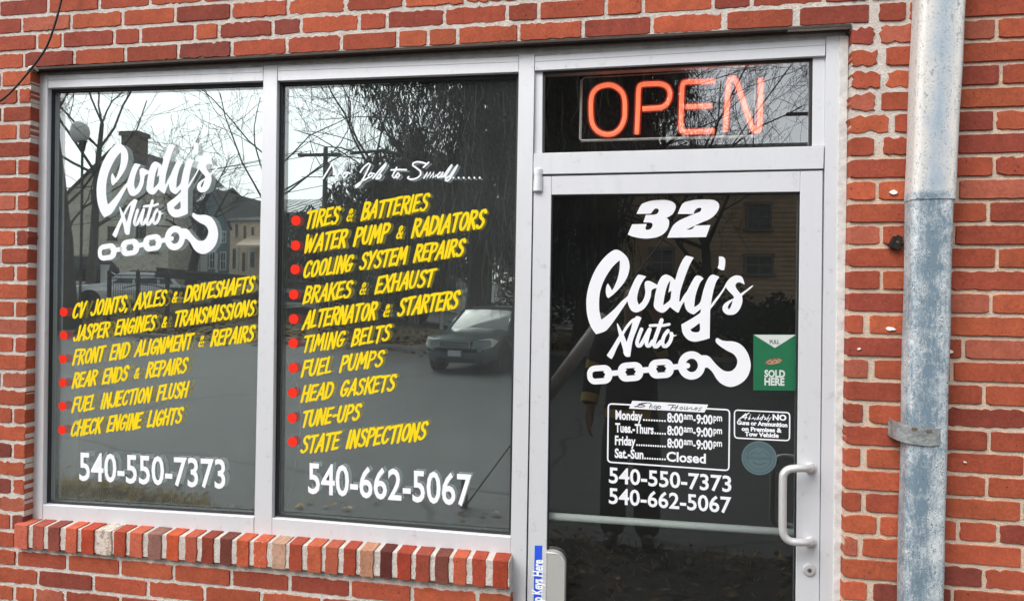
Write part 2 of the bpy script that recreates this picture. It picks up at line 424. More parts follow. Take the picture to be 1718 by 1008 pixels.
# rowlock sill under the windows: every brick traced
sl = MB(); sm_ = MB()
SB = [(95,185),(215,290),(320,400),(440,515),(545,630),(645,745),(765,840),(870,955),(990,1080),(1112,1195),(1240,1315),(1350,1430),(1470,1550),(1585,1668)]
SB = [(a/3.995, b/3.995) for a, b in SB]+[(420+a/3.818, 420+b/3.818) for a, b in [(20,105),(135,225),(248,330),(365,455),(480,562),(597,675),(705,790),(830,905),(940,1030),(1060,1150),(1185,1270),(1300,1385),(1420,1505),(1552,1650)]]
SC = [(200,95,78,.3),(176,82,70,.4),(140,66,58,.45),(205,92,68,.7),(185,66,44,.1),(196,188,176,1.6),(172,66,48,.5),(196,92,70,.6),(160,118,108,.6),(200,78,48,.2),(186,84,66,.4),(136,52,40,.1),(112,54,48,.1),(196,84,58,.6),
      (196,84,58,.85),(186,140,122,.8),(166,66,50,.4),(190,88,62,.5),(176,82,62,.6),(160,60,44,.5),(190,128,106,.7),(104,50,46,.3),(164,58,42,.3),(156,66,52,.35),(116,58,52,.6),(190,84,62,.3),(170,64,48,.4),(166,60,42,.1)]
YS = -.022
def sill_y(px): t = (px-25)/(852-25); return 878+(940-878)*t+ -2*math.sin(t*3.14), 919.5+(988.5-919.5)*t-1*math.sin(t*3.14)
for (a, b_), c in zip(SB, SC):
    yt, yb = sill_y((a+b_)/2)
    p0, p1 = P(a, yt, YS), P(b_, yt, YS); q0 = P(a, yb, YS)
    x0, x1, zt, zb = p0.x, p1.x, p0.z, q0.z+.002
    l = L(*[v*.9+w_*.1 for v, w_ in zip(c[:3], (180, 84, 62))]); y0 = YS+rb.uniform(-.002, .002)
    n = 7; front = []
    jz = lambda: rb.gauss(0, .0008+.001*c[3])
    for i in range(n+1): front.append((x0+(x1-x0)*i/n, zb+abs(jz())))
    for i in range(1, n): front.append((x1+jz(), zb+(zt-zb)*i/n))
    for i in range(n+1): front.append((x1-(x1-x0)*i/n, zt-abs(jz())*.6))
    for i in range(1, n): front.append((x0+jz(), zt-(zt-zb)*i/n))
    cx, cz = (x0+x1)/2, (zt+zb)/2; m_ = len(front)
    r0 = [(cx+(u-cx)*.93, y0, cz+(v-cz)*.97) for u, v in front]; r1 = [(u, y0+.003, v) for u, v in front]; r2 = [(u, .12, v+(.012 if v > cz else 0)) for u, v in front]
    fs = [list(range(m_))]
    for k in (0, m_): fs += [[k+i, k+(i+1) % m_, k+m_+(i+1) % m_, k+m_+i] for i in range(m_)]
    sl.add(r0+r1+r2, fs, 0, (*[l[q]*(BK[q]*1.06 if c[0]-c[2] > 60 else .62) for q in range(3)], c[3]*.75))
# mortar between the sill bricks
pa, pb = P(24, sill_y(24)[0], YS), P(854, sill_y(854)[0], YS)
ba, bb = P(24, sill_y(24)[1], YS), P(854, sill_y(854)[1], YS)
nseg = 40; pf = []; 
for i in range(nseg):
    t0, t1 = i/nseg, (i+1)/nseg
    def at(t, top):
        px = 24+(854-24)*t; v = P(px, sill_y(px)[0 if top else 1], YS); return v
    A, B, Cc, D = at(t0, False), at(t1, False), at(t1, True), at(t0, True)
    yo = YS+.0045
    sm_.prism([(A.x, yo, A.z+.006), (B.x, yo, B.z+.006), (Cc.x, yo, Cc.z-.006), (D.x, yo, D.z-.006)],
              [(A.x, .115, A.z+.006), (B.x, .115, B.z+.006), (Cc.x, .115, Cc.z+.004), (D.x, .115, D.z+.004)], cap=True)
sill = sl.build('window_sill', M_brick, wall); tag(sill, 'rowlock brick sill with mixed red, mauve and whitewashed bricks')
sm_.build('mortar', M_mortar, sill)
# steel lintel edge, caulk strip over and beside the frame
lb = MB()
for i in range(12):
    xa, xb = XL+(XR-XL)*i/12, XL+(XR-XL)*(i+1)/12
    za, zb_ = zbed(0, xa), zbed(0, xb)
    lb.prism([(xa, -.001, za-.0035), (xb, -.001, zb_-.0035), (xb, -.001, zb_+.0045), (xa, -.001, za+.0045)], [(xa, .115, za-.0035), (xb, .115, zb_-.0035), (xb, .115, zb_+.0045), (xa, .115, za+.0045)])
    lb.prism([(xa, .022, za-.010), (xb, .022, zb_-.010), (xb, .022, zb_-.0035), (xa, .022, za-.0035)], [(xa, .03, za-.010), (xb, .03, zb_-.010), (xb, .03, zb_-.0035), (xa, .03, za-.0035)])
lb.build('lintel', M_lintel, wall)
ck = MB()
ck.quadpx([(50,112),(442,97),(442,120),(50,134)], .046, .11); ck.quadpx([(442.2,97),(871,72),(871,101),(442.2,120)], .0462, .11); ck.quadpx([(871.2,72),(1420,40),(1420,70),(871.2,101)], .0458, .11)
ck.quadpx([(46,134),(60,134),(44,875),(33,875)], .030, .11); ck.quadpx([(1409,60),(1424,60),(1411,1008),(1398,1008)], .034, .11)
ck.build('caulk', M_caulk, wall)
pt = MB()                                                   # paint splashes and a nick on the right pier
for cx, cy, r in ((1500,323,5),(1494,551,4.5),(1494,551.5,2.5),(1499,552,3),(1593,589,5),(1441,585,2.5),(1620,775,2)):
    c = P(cx, cy, -.0062); k = r/560; pl = [(c.x+k*1.3*math.cos(a)*rb.uniform(.5, 1.2), c.y-rb.random()*.001, c.z+k*.8*math.sin(a)*rb.uniform(.5, 1.2)) for a in [i*.785 for i in range(8)]]
    pt.prism(pl, [(p[0], .002, p[2]) for p in pl])
pt.build('paint_splash', mat('white_paint', (.75, .72, .68), .7), wall)

# ------------------------------------------------------------------ aluminium storefront frame
F = .040
def ext(a, b, z):                                           # extend the photo line a-b (front plane) to height z
    A, B = P(*a, F), P(*b, F); t = (z-A.z)/(B.z-A.z); return A+(B-A)*t
frame = empty('storefront_frame', (P(660, 900).x, .07, 0), 'silver aluminium storefront framing around both shop windows, transom and door', 'frame')
def fpiece(name, pts, y0=F, y1=.115, m=None, bev=.0012, extra=None):
    b = MB(); b.quadpx(pts, y0, y1, bev=bev)
    if extra: extra(b)
    return b.build(name, m or M_alu, frame)
def grooves(*lines):
    def f(b):
        for p, q, w in lines: 
            A, B = P(*p, F-.0004), P(*q, F-.0004); d = Vector((0, 0, w/2)) if abs(B.x-A.x) > abs(B.z-A.z) else Vector((w/2, 0, 0))
            b.add([A-d, B-d, B+d, A+d], [(0, 1, 2, 3)], 1)
    return f
def fpiece2(name, pts, lines, **k):
    b = MB(); b.quadpx(pts, k.get('y0', F), k.get('y1', .115)); grooves(*lines)(b)
    return b.build(name, [M_alu, M_groove], frame)
M_groove = mat('seam_shadow_gap', (.16, .16, .17), .7)
fpiece('jamb', [(57.5,124),(80,123.3),(71,871),(40.5,871)])
fpiece2('head_rail', [(80.6,126.6),(441.5,112.8),(441.5,136),(80.6,148)], [((81,135),(441,121.5),.0012)])
fpiece('bottom_rail', [(72,846),(425.5,867),(425.5,897),(71.6,873)])
fpiece('mullion', [(442,110.5),(465.2,109.5),(455.8,901),(426,899)])
fpiece2('head_rail', [(465.8,110.6),(870.2,94.8),(870.2,121),(465.8,136)], [((466,119.5),(870,104),.0012)])
fpiece('bottom_rail', [(456.6,868.7),(856.5,900.6),(856.5,932),(456,901)])
a0, a1 = ext((871,94),(857,900), .02), ext((896.8,93),(883.3,900), .02)
b = MB(); tp = [P(871,92,F), P(896.8,91,F)]
b.prism([a0, a1, tp[1], tp[0]], [v+Vector((0, .075, 0)) for v in (a0, a1, tp[1], tp[0])]); b.build('mullion', M_alu, frame)
fpiece2('head_rail', [(897.4,94.6),(1385.6,65.5),(1384.8,94),(897.2,119)], [((898,104),(1385,76),.0012)])
fpiece('transom_bar', [(895.2,257.3),(1383,245),(1381.6,283.2),(894.6,292.8)])
fpiece('transom_stop', [(896.8,119.5),(910.6,119),(909.6,257),(895.6,257.2)], y0=F+.012)
fpiece('transom_stop', [(1364,95.5),(1384.6,94.4),(1382.8,245),(1362.6,245.2)], y0=F+.012)
a0, a1 = ext((1386,94),(1376,980), .02), ext((1414.5,66),(1404,1008), .02)
tp = [P(1386.4,62,F), P(1415,60.5,F)]
b = MB(); b.prism([a0, a1, tp[1], tp[0]], [v+Vector((0, .075, 0)) for v in (a0, a1, tp[1], tp[0])]); b.build('jamb', M_alu, frame)
b = MB()                                                    # black strips added behind the slab's gaps to block leaking light
b.quadpx([(880,280),(1386,270),(1386,300),(880,306)], .092, .10); b.quadpx([(876,300),(900,300),(890,1008),(866,1008)], .0925, .10); b.quadpx([(1366,290),(1396,290),(1388,1008),(1358,1008)], .0925, .10)
b.build('light_stop', M_black, frame)

# ------------------------------------------------------------------ panes
def pane(name, px4, y0, th, m, parent, grow=.01):
    q = [P(a, c, y0) for a, c in px4]; cx = sum(v.x for v in q)/4; cz = sum(v.z for v in q)/4
    q = [Vector((v.x+(grow if v.x > cx else -grow), y0, v.z+(grow if v.z > cz else -grow))) for v in q]
    b = MB(); bk = [v+Vector((0, th, 0)) for v in q]
    b.add(q, [(0, 1, 2, 3)], 0); b.add(q+bk, [(4, 5, 6, 7)]+[(i, (i+1) % 4, 4+(i+1) % 4, 4+i) for i in range(4)], 1)
    return b.build(name, [m, M_clear], parent, fixn=False)
def gasket(px4, parent, w=.010, y0=.060, y1=.0692, name='gasket'):
    q = [P(a, c, F) for a, c in px4]; cx = sum(v.x for v in q)/4; cz = sum(v.z for v in q)/4
    o = [Vector((v.x+(.004 if v.x > cx else -.004), y0, v.z+(.004 if v.z > cz else -.004))) for v in q]
    i = [Vector((v.x-(w if v.x > cx else -w), y0, v.z-(w if v.z > cz else -w))) for v in q]
    b = MB(); d = Vector((0, y1-y0, 0)); n = 4
    b.add(o+i+[v+d for v in o]+[v+d for v in i], [f for k in range(4) for f in ((k, (k+1) % 4, 4+(k+1) % 4, 4+k), (8+k, 8+(k+1) % 4, 12+(k+1) % 4, 12+k), (4+k, 4+(k+1) % 4, 12+(k+1) % 4, 12+k), (k, (k+1) % 4, 8+(k+1) % 4, 8+k))])
    return b.build(name, M_black, parent)
def window(name, px4, label):
    c = P(sum(p[0] for p in px4)/4, sum(p[1] for p in px4)/4, .07)
    w = empty(name, (c.x, .07, P(*px4[3], .07).z), label, 'window')
    pane('pane', px4, GL, .004, M_gout, w); pane('inner_pane', px4, GL+.0135, .004, M_gin, w); gasket(px4, w)
    q = [P(a, cc, GL) for a, cc in px4]
    return w
W1 = [(79,148),(442,136),(426,867),(71,846)]; W2 = [(465.5,136),(870.6,121),(857,900.6),(456.5,868.7)]
win1 = window('shop_window', W1, 'left shop window with white logo, six yellow lines and a white phone number'); win2 = window('shop_window', W2, 'middle shop window beside the door, ten yellow service lines under white script')
WT = [(910.6,119),(1364,96),(1362.6,245),(909.6,257)]
ct = P(1136, 180, .08)
trans = empty('transom_window', (ct.x, .075, P(1136, 250, .075).z), 'narrow transom window over the door with an orange glowing sign behind it', 'window')
pane('pane', WT, .0645, .005, M_gtran, trans); gasket(WT, trans, .0045, .0545, .064)

# ------------------------------------------------------------------ glass door
DF = .044
door = empty('glass_door', (P(890, 600, DF).x, .07, 0), 'aluminium framed glass door with house number 32, white logo and opening hours', 'door')
def dext(a, b_, z):
    A, B = P(*a, DF), P(*b_, DF); t = (z-A.z)/(B.z-A.z); return A+(B-A)*t
def dpiece(name, q, y1=.090, m=None, par=None):
    b = MB(); q = [Vector(v) for v in q]; c = sum(q, Vector())/4; bev = .0015
    ins = [Vector((v.x+(bev if v.x < c.x else -bev), DF, v.z+(bev if v.z < c.z else -bev))) for v in q]
    r1 = [Vector((v.x, DF+bev, v.z)) for v in q]; r2 = [Vector((v.x, y1, v.z)) for v in q]
    b.add(ins+r1+r2, [(0, 1, 2, 3)]+[(i, (i+1) % 4, 4+(i+1) % 4, 4+i) for i in range(4)]+[(4+i, 4+(i+1) % 4, 8+(i+1) % 4, 8+i) for i in range(4)]+[(8, 9, 10, 11)])
    return b.build(name, m or M_alu, par or door)
sl0, sl1 = dext((895.5,300),(886,900), .03), dext((925,327),(917.3,920), .03)
tl0, tl1 = dext((895.5,300),(886,900), P(900,296,DF).z), dext((925,327),(917.3,920), P(925,295.6,DF).z)
dpiece('stile', [sl0, sl1, tl1, tl0])
sr0, sr1 = dext((1342.7,322),(1335.2,1000), .03), dext((1380.4,310),(1374.4,1000), .03)
tr0, tr1 = dext((1342.7,322),(1335.2,1000), P(1343,287,DF).z), dext((1380.4,310),(1374.4,1000), P(1380,286.4,DF).z)
dpiece('stile', [sr0, sr1, tr1, tr0])
e = Vector((.0006, 0, 0))
g0, g1 = P(925,327,DF), P(1342.7,322,DF)
dpiece('top_rail', [g0+e, g1-e, tr0-e, tl1+e])
zb = .26
dpiece('bottom_rail', [sl1+e, sr0-e, Vector((sr0.x, DF, zb)), Vector((sl1.x, DF, zb))])
db = [dext((925,327),(917.3,920), zb), dext((1342.7,322),(1335.2,1000), zb)]
def wpane(name, q, y0, th, m, par):
    b = MB(); q = [Vector((v.x, y0, v.z)) for v in q]; bk = [v+Vector((0, th, 0)) for v in q]
    b.add(q, [(0, 1, 2, 3)], 0); b.add(q+bk, [(4, 5, 6, 7)]+[(i, (i+1) % 4, 4+(i+1) % 4, 4+i) for i in range(4)], 1)
    return b.build(name, [m, M_clear], par, fixn=False)
GD = .060
gq = [Vector((db[0].x-.008, 0, zb-.008)), Vector((db[1].x+.008, 0, zb-.008)), Vector((g1.x+.008, 0, g1.z+.008)), Vector((g0.x-.008, 0, g0.z+.008))]
wpane('pane', gq, GD, .006, M_gdoor, door)
b = MB()                                                     # black glazing bead round the glass
i0, i1, i2, i3 = db[0], db[1], g1, g0; w = .0035
for p, q in ((i0, i3), (i1, i2)):
    s = 1 if p is i0 else -1
    b.prism([(p.x, .050, p.z), (p.x+s*w, .050, p.z), (q.x+s*w, .050, q.z), (q.x, .050, q.z)], [(p.x, .0595, p.z), (p.x+s*w, .0595, p.z), (q.x+s*w, .0595, q.z), (q.x, .0595, q.z)])
b.box(i3.x+.004, i2.x-.004, .0502, .0594, min(i2.z, i3.z)-w, min(i2.z, i3.z)+.004)
b.build('glazing_bead', M_black, door)
# offset pull handle
hp = [P(1360,785.5,DF), P(1358,785.5,DF-.03), P(1352,785,DF-.052), P(1338,785,DF-.062), P(1324,787,DF-.062), P(1316,793,DF-.062), P(1313.5,804,DF-.062), P(1313,850,DF-.062), P(1313,885,DF-.062), P(1315.5,898,DF-.062), P(1324,906.5,DF-.062), P(1338,909,DF-.062), P(1352,909.5,DF-.052), P(1358,909.5,DF-.03), P(1360,909.5,DF)]
def smooth(pts, k=4):
    pts = [Vector(p) for p in pts]; out = []
    for i in range(len(pts)-1):
        p0, p1, p2, p3 = pts[max(i-1, 0)], pts[i], pts[i+1], pts[min(i+2, len(pts)-1)]
        for j in range(k):
            t = j/k; out.append(.5*((2*p1)+(p2-p0)*t+(2*p0-5*p1+4*p2-p3)*t*t+(3*p1-p0-3*p2+p3)*t**3))
    return out+[pts[-1]]
b = MB(); b.tube(smooth(hp), .0118, 14); h = b.build('handle', M_alu2, door, smooth=True)
b = MB()
for y in (785.5, 909.5): c = P(1360, y, DF); b.lathe([(.016, -.004), (.018, -.002), (.018, 0)], (c.x, DF-.0005, c.z), 'y', 20)
b.build('rosette', M_alu2, h)
b = MB(); c = P(1357, 954.5, DF); b.lathe([(.010, -.009), (.0165, -.008), (.0185, -.004), (.0195, 0)], (c.x, DF-.0004, c.z), 'y', 24); lk = b.build('lock_cylinder', M_alu2, door, smooth=False)
b = MB(); b.lathe([(.0062, -.0012), (.0068, 0)], (c.x, DF-.0096, c.z), 'y', 16); kw = b.build('keyhole', mat('brass_key_plug', (.3, .27, .22), .4, .8), lk)
b = MB(); b.box(c.x-.0008, c.x+.0008, DF-.0114, DF-.0109, c.z-.004, c.z+.004); b.build('slot', M_black, lk)
# push bar on the room side, seen through the glass
b = MB(); A, B = P(905,864,.088), P(1340,893.5,.088); b.tube([A, A+(B-A)*.5, B], .0125, 12)
pb_ = b.build('push_bar', mat('bright_aluminium', (.95, .96, .97), .35, .0), door, smooth=True)
# pivot hinge cover at the head of the mullion
b = MB(); hq = [P(894.5,283,F-.004), P(910.5,282.6,F-.004), P(910,320.5,F-.004), P(894,321.5,F-.004)]
x0, x1 = hq[0].x, hq[1].x; z1, z0 = hq[0].z, hq[3].z
b.lathe([(.0145, z0), (.0165, z0+.003), (.0165, (z0+z1)/2-.001)], ((x0+x1)/2, F+.006, 0), 'z', 20); b.lathe([(.0165, (z0+z1)/2+.018), (.0165, z1-.003), (.0145, z1)], ((x0+x1)/2, F+.006, 0), 'z', 20)
b.lathe([(.0155, (z0+z1)/2-.001), (.0155, (z0+z1)/2+.018)], ((x0+x1)/2, F+.006, 0), 'z', 20)
b.build('hinge', M_alu, door, smooth=False)

# ------------------------------------------------------------------ key drop box plate and its blue tape label
kd = MB(); kp = []
y = .028
x0, x1, zt, zl = P(915.5,940,y).x, P(948.5,960,y).x, P(930,926.5,y).z, .52
R = .042
out = [(x0, zl), (x1, zl)]+[(x1-R+R*math.cos(a), zt-R+R*math.sin(a)) for a in [i*math.pi/2/10 for i in range(11)]]+[(x0, zt)]
def inset(o, d):
    cx = sum(p[0] for p in o)/len(o); cz = sum(p[1] for p in o)/len(o)
    return [(p[0]-d*(1 if p[0] > cx else -1), p[1]-d*(1 if p[1] > cz else -1)) for p in o]
i1, i2 = inset(out, .0035), inset(out, .0055)
n = len(out)
ring = [[(u, y+.003, v) for u, v in out], [(u, y, v) for u, v in i1], [(u, y+.0015, v) for u, v in i2]]
back = [(u, GD-.0006, v) for u, v in out]
kd.add(back+ring[0]+ring[1]+ring[2], [[k*n+i, k*n+(i+1) % n, (k+1)*n+(i+1) % n, (k+1)*n+i] for k in range(3) for i in range(n)]+[[3*n+i for i in range(n)]])
ko = kd.build('key_drop_box', alu_mat('grey_plate', (.42, .42, .40, 1), .5, .2)); tag(ko, 'grey rounded metal key drop plate low on the hinge side of the glass door', 'key drop')

# ------------------------------------------------------------------ room behind the glass
rm = MB(); rm.box(-2.6, 1.2, .27, 4.6, .012, 2.9); ro = rm.build('shop_interior', M_dark); tag(ro, kind='structure')
# ------------------------------------------------------------------ lettering
def catmull(pts, k=4, closed=False, corner=50):
    """smooth an outline or stroke, keeping real corners sharp"""
    n = len(pts); out = []
    pts = [Vector((p[0], p[1])) for p in pts]
    def sharp(i):
        if not closed and i in (0, n-1): return True
        a, b = pts[i]-pts[i-1], pts[(i+1) % n]-pts[i]
        if a.length < 1e-6 or b.length < 1e-6: return True
        return abs(math.degrees(a.angle_signed(b))) > corner
    sh = [sharp(i) for i in range(n)]
    for i in range(n if closed else n-1):
        j = (i+1) % n; p1, p2 = pts[i], pts[j]
        p0 = pts[i-1] if not sh[i] else p1*2-p2; p3 = pts[(j+1) % n] if not sh[j] else p2*2-p1
        if sh[i] and sh[j]: out.append(p1); continue
        for q in range(k):
            t = q/k; out.append(.5*((2*p1)+(p2-p0)*t+(2*p0-5*p1+4*p2-p3)*t*t+(3*p1-p0-3*p2+p3)*t**3))
    if not closed: out.append(pts[-1])
    return out
class Flat:
    """collects flat sign shapes in 2-d, each a hair further out so that overlaps never share a plane"""
    def __init__(s, fn): s.fn = fn; s.mb = MB(); s.k = 0; s.step = .00004
    def _y(s): s.k += 1; return -s.step*(s.k % 6)
    def poly(s, outer, holes=(), smooth=True, corner=50):
        y = s._y(); f = lambda l: [s.fn(p[0], p[1])+Vector((0, y, 0)) for p in (catmull(l, 3, True, corner) if smooth else l)]
        s.mb.poly(f(outer), [f(h) for h in holes])
    def stroke(s, pts, w, smooth=True, cap=4, closed=False, k=5):
        pts = catmull(pts, k, closed) if smooth else [Vector(p) for p in pts]
        y = s._y(); n = len(pts); L_, R_ = [], []
        for i, p in enumerate(pts):
            if closed: t = pts[(i+1) % n]-pts[i-1]
            else: t = pts[min(i+1, n-1)]-pts[max(i-1, 0)]
            if t.length < 1e-9: t = Vector((1, 0))
            t.normalize(); nn = Vector((-t.y, t.x))
            ww = (w(i/(max(1, n-1))) if callable(w) else w)/2
            L_.append(p+nn*ww); R_.append(p-nn*ww)
        vs = L_+R_; fs = [[i, i+1, n+i+1, n+i] for i in range(n-1)]
        if closed: fs.append([n-1, 0, n, 2*n-1])
        if cap and not closed:
            for i, sgn in ((0, -1), (n-1, 1)):
                a = L_[i]-pts[i]; b0 = len(vs); vs.append(pts[i])
                for q in range(cap+1):
                    an = math.pi*q/cap; d = Vector((a.x*math.cos(an)+sgn*a.y*math.sin(an), a.y*math.cos(an)-sgn*a.x*math.sin(an))); vs.append(pts[i]+d)
                fs += [[b0, b0+1+q, b0+2+q] for q in range(cap)]
        s.mb.add([s.fn(p[0], p[1])+Vector((0, y, 0)) for p in vs], fs)
    def disc(s, c, r, n=28):
        y = s._y(); s.mb.add([s.fn(c[0]+r*math.cos(6.28318*i/n), c[1]+r*math.sin(6.28318*i/n))+Vector((0, y, 0)) for i in range(n)], [list(range(n))])
    def build(s, name, m, parent, label=None):
        o = s.mb.build(name, m, parent, fixn=False)
        if label: o['label'] = label
        return o
LY = GL-.0009; LD = GD-.0009
def zoomfn(ox, oy, sc, y): return lambda u, v: P(ox+u/sc, oy+v/sc, y)
def affine(p0, p1, cap_px, y, slant=0.0):
    """unit text frame: origin at p0, x unit = along the baseline to p1, z unit = cap height"""
    A, B, C = P(*p0, y), P(*p1, y), P(p0[0], p0[1]-cap_px, y)
    ux, uz = B-A, C-A
    return lambda u, v: A+ux*u+uz*v
# ---- casual brush capitals (yellow)
GLY = {
 'A': (.52, [[(.0,0),(.16,.5),(.3,1)], [(.3,1),(.4,.5),(.47,0)], [(.12,.34),(.42,.36)]]),
 'B': (.5, [[(.06,0),(.07,1)], [(.06,.95),(.3,.97),(.42,.84),(.36,.64),(.1,.53)], [(.1,.53),(.36,.5),(.46,.28),(.34,.06),(.04,.03)]]),
 'C': (.5, [[(.46,.8),(.36,.96),(.18,.88),(.06,.55),(.08,.2),(.22,.03),(.36,.08),(.44,.24)]]),
 'D': (.53, [[(.06,0),(.07,1)], [(.06,.95),(.3,.95),(.48,.72),(.47,.35),(.32,.08),(.05,.03)]]),
 'E': (.46, [[(.06,.02),(.07,.97)], [(.06,.94),(.43,.97)], [(.08,.5),(.37,.54)], [(.06,.05),(.43,.07)]]),
 'F': (.44, [[(.06,0),(.07,.97)], [(.06,.94),(.44,.97)], [(.08,.5),(.37,.54)]]),
 'G': (.53, [[(.46,.8),(.36,.96),(.18,.88),(.06,.55),(.08,.2),(.22,.03),(.38,.1),(.46,.4)], [(.28,.42),(.5,.44)]]),
 'H': (.52, [[(.06,0),(.07,1)], [(.44,0),(.46,1)], [(.06,.5),(.45,.53)]]),
 'I': (.2, [[(.08,0),(.09,1)]]),
 'J': (.47, [[(.4,1),(.4,.3),(.3,.05),(.14,.03),(.03,.2)]]),
 'K': (.5, [[(.06,0),(.07,1)], [(.46,.98),(.1,.42)], [(.2,.54),(.47,0)]]),
 'L': (.43, [[(.07,1),(.06,.05)], [(.05,.05),(.4,.08)]]),
 'M': (.67, [[(.03,0),(.12,1)], [(.13,.97),(.31,.34)], [(.31,.34),(.53,.97)], [(.54,1),(.6,0)]]),
 'N': (.53, [[(.05,0),(.07,1)], [(.09,.95),(.42,.05)], [(.44,0),(.46,1)]]),
 'O': (.54, 'O'),
 'P': (.47, [[(.06,0),(.07,1)], [(.06,.95),(.32,.96),(.44,.8),(.38,.56),(.08,.44)]]),
 'R': (.5, [[(.06,0),(.07,1)], [(.06,.95),(.32,.96),(.43,.82),(.38,.6),(.08,.5)], [(.2,.5),(.47,0)]]),
 'S': (.49, [[(.45,.82),(.34,.96),(.16,.93),(.1,.74),(.2,.57),(.36,.44),(.42,.24),(.3,.05),(.14,.03),(.02,.16)]]),
 'T': (.49, [[(.0,.94),(.5,.97)], [(.25,.95),(.23,0)]]),
 'U': (.52, [[(.06,1),(.05,.35),(.14,.07),(.28,.04),(.4,.2),(.44,.6),(.46,1)]]),
 'V': (.5, [[(.04,1),(.2,.02)], [(.2,.02),(.47,1)]]),
 'W': (.72, [[(.03,1),(.13,.03)], [(.13,.03),(.33,.75)], [(.33,.75),(.44,.03)], [(.44,.03),(.68,1)]]),
 'X': (.49, [[(.04,1),(.45,0)], [(.46,1),(.0,0)]]),
 'Y': (.48, [[(.03,1),(.24,.5)], [(.48,1),(.3,.55),(.16,0)]]),
 '&': (.5, [[(.44,.02),(.26,.3),(.14,.58),(.2,.76),(.32,.72),(.31,.58),(.1,.32),(.06,.12),(.16,.02),(.32,.1),(.44,.36)]]),
 ',': (.2, [[(.09,.1),(.03,-.1)]]), '-': (.3, [[(.02,.45),(.25,.47)]]), ' ': (.46, [])}
rl = random.Random(3)
def brush_line(text, p0, p1, cap, parent, m, y, w=.166, slant=.25, sp=.075, label=None):
    adv = sum(GLY[c][0]+sp for c in text)-sp
    fn0 = affine(p0, p1, cap, y)
    tot = adv+.02
    asp = (P(*p1, y)-P(*p0, y)).length/(P(*p0, y)-P(p0[0], p0[1]-cap, y)).length   # line length in cap heights
    kx = asp/tot
    fl = Flat(lambda u, v: fn0((u+slant*v)/asp, v))
    x = 0
    for c in text:
        a, st = GLY[c]
        jx, jy = rl.uniform(-.012, .012), rl.uniform(-.025, .025)
        if st == 'O':
            pts = [(kx*(x+.265+.205*math.cos(t)+.02*math.sin(t)), .5+jy+.45*math.sin(t)) for t in [i*.5236 for i in range(12)]]
            fl.stroke(pts, w*.97, closed=True)
        else:
            sc = .9 if c == '&' else 1
            for s_ in st: fl.stroke([(kx*(x+jx+px*sc), py*sc+(jy if sc == 1 else .05)+rl.uniform(-.012, .012)) for px, py in s_], (lambda t, k=rl.uniform(.92, 1.06): w*k*(.66 if c == '&' else 1)*(1.05-.12*t)), k=4, cap=3)
        x += a+sp
    return fl.build('lettering', m, parent, label)
YL = [("CV JOINTS, AXLES & DRIVESHAFTS",(121,534.6),(424,489),24.5),("JASPER ENGINES & TRANSMISSIONS",(122.5,572.4),(425,529),24),("FRONT END ALIGNMENT & REPAIRS",(121.5,612),(424,571),24.5),
      ("REAR ENDS & REPAIRS",(120.5,650.7),(312,624.5),24),("FUEL INJECTION FLUSH",(120.5,691.5),(313,665),24),("CHECK ENGINE LIGHTS",(118,731.7),(303.5,709),25)]
YR = [("TIRES & BATTERIES",(511,383.6),(716,352.5),27.5),("WATER PUMP & RADIATORS",(509.5,424),(811,381.5),28.5),("COOLING SYSTEM REPAIRS",(508,466.4),(776,428.5),27),
      ("BRAKES & EXHAUST",(508,509.3),(726,479),27),("ALTERNATOR & STARTERS",(507.5,551.6),(767,516.5),28),("TIMING BELTS",(506.5,591),(652,571.5),26),("FUEL PUMPS",(505,632),(641,614),26),
      ("HEAD GASKETS",(505,673.6),(661,654.5),26),("TUNE-UPS",(504.5,716.8),(602,704),26),("STATE INSPECTIONS",(504,759.7),(713,736.5),28)]
for w_, rows in ((win1, YL), (win2, YR)):
    for t, a, b_, c in rows: brush_line(t, a, b_, c, w_, M_yel, LY, label='yellow brush lettering reading '+t.replace('JASPER ', '').lower()+' on the glass')
DL = [(106.7,523.3),(106.7,562.6),(105.5,602),(105.2,641.8),(104.6,681),(103.8,721)]
DR = [(496.4,370),(495.7,411.8),(495,452),(492.6,494),(492.6,535),(491.7,575.4),(491.7,617),(490.8,658.8),(490,701),(490.7,741)]
for w_, ds, r in ((win1, DL, 7.6), (win2, DR, 8.4)):
    for c in ds:
        C = P(*c, LY); R_ = abs(P(c[0], c[1]-r, LY).z-C.z)
        fl = Flat(lambda u, v: Vector((C.x+u, LY, C.z+v))); fl.disc((0, 0), R_); fl.build('bullet', M_red, w_)
# ---- typeset lettering from the built-in font, as flat vinyl
def type_mesh(text, bold):
    cu = bpy.data.curves.new('t', 'FONT'); cu.body = text; cu.size = 1; cu.offset = bold; cu.resolution_u = 3
    o = bpy.data.objects.new('t', cu); COL.objects.link(o); dg = bpy.context.evaluated_depsgraph_get(); dg.update()
    me = bpy.data.meshes.new_from_object(o.evaluated_get(dg))
    vs = [(v.co.x, v.co.y) for v in me.vertices]; fs = [list(p.vertices) for p in me.polygons]
    bpy.data.objects.remove(o); bpy.data.curves.remove(cu); bpy.data.meshes.remove(me); return vs, fs
CAPH = None
def type_line(mb, text, p0, p1, cap, y, bold=.0, slant=0.0, capref='H', n=[0]):
    global CAPH
    key = capref
    if CAPH is None: CAPH = {}
    if key not in CAPH: v_, _ = type_mesh(capref, 0); CAPH[key] = max(v[1] for v in v_)
    vs, fs = type_mesh(text, bold); x0 = min(v[0] for v in vs); x1 = max(v[0] for v in vs); H = CAPH[key]
    fn = affine(p0, p1, cap, y); n[0] += 1; dy = Vector((0, -.00004*(n[0] % 4), 0))
    mb.add([fn((v[0]-x0)/(x1-x0)+slant*v[1]/H, v[1]/H)+dy for v in vs], fs)
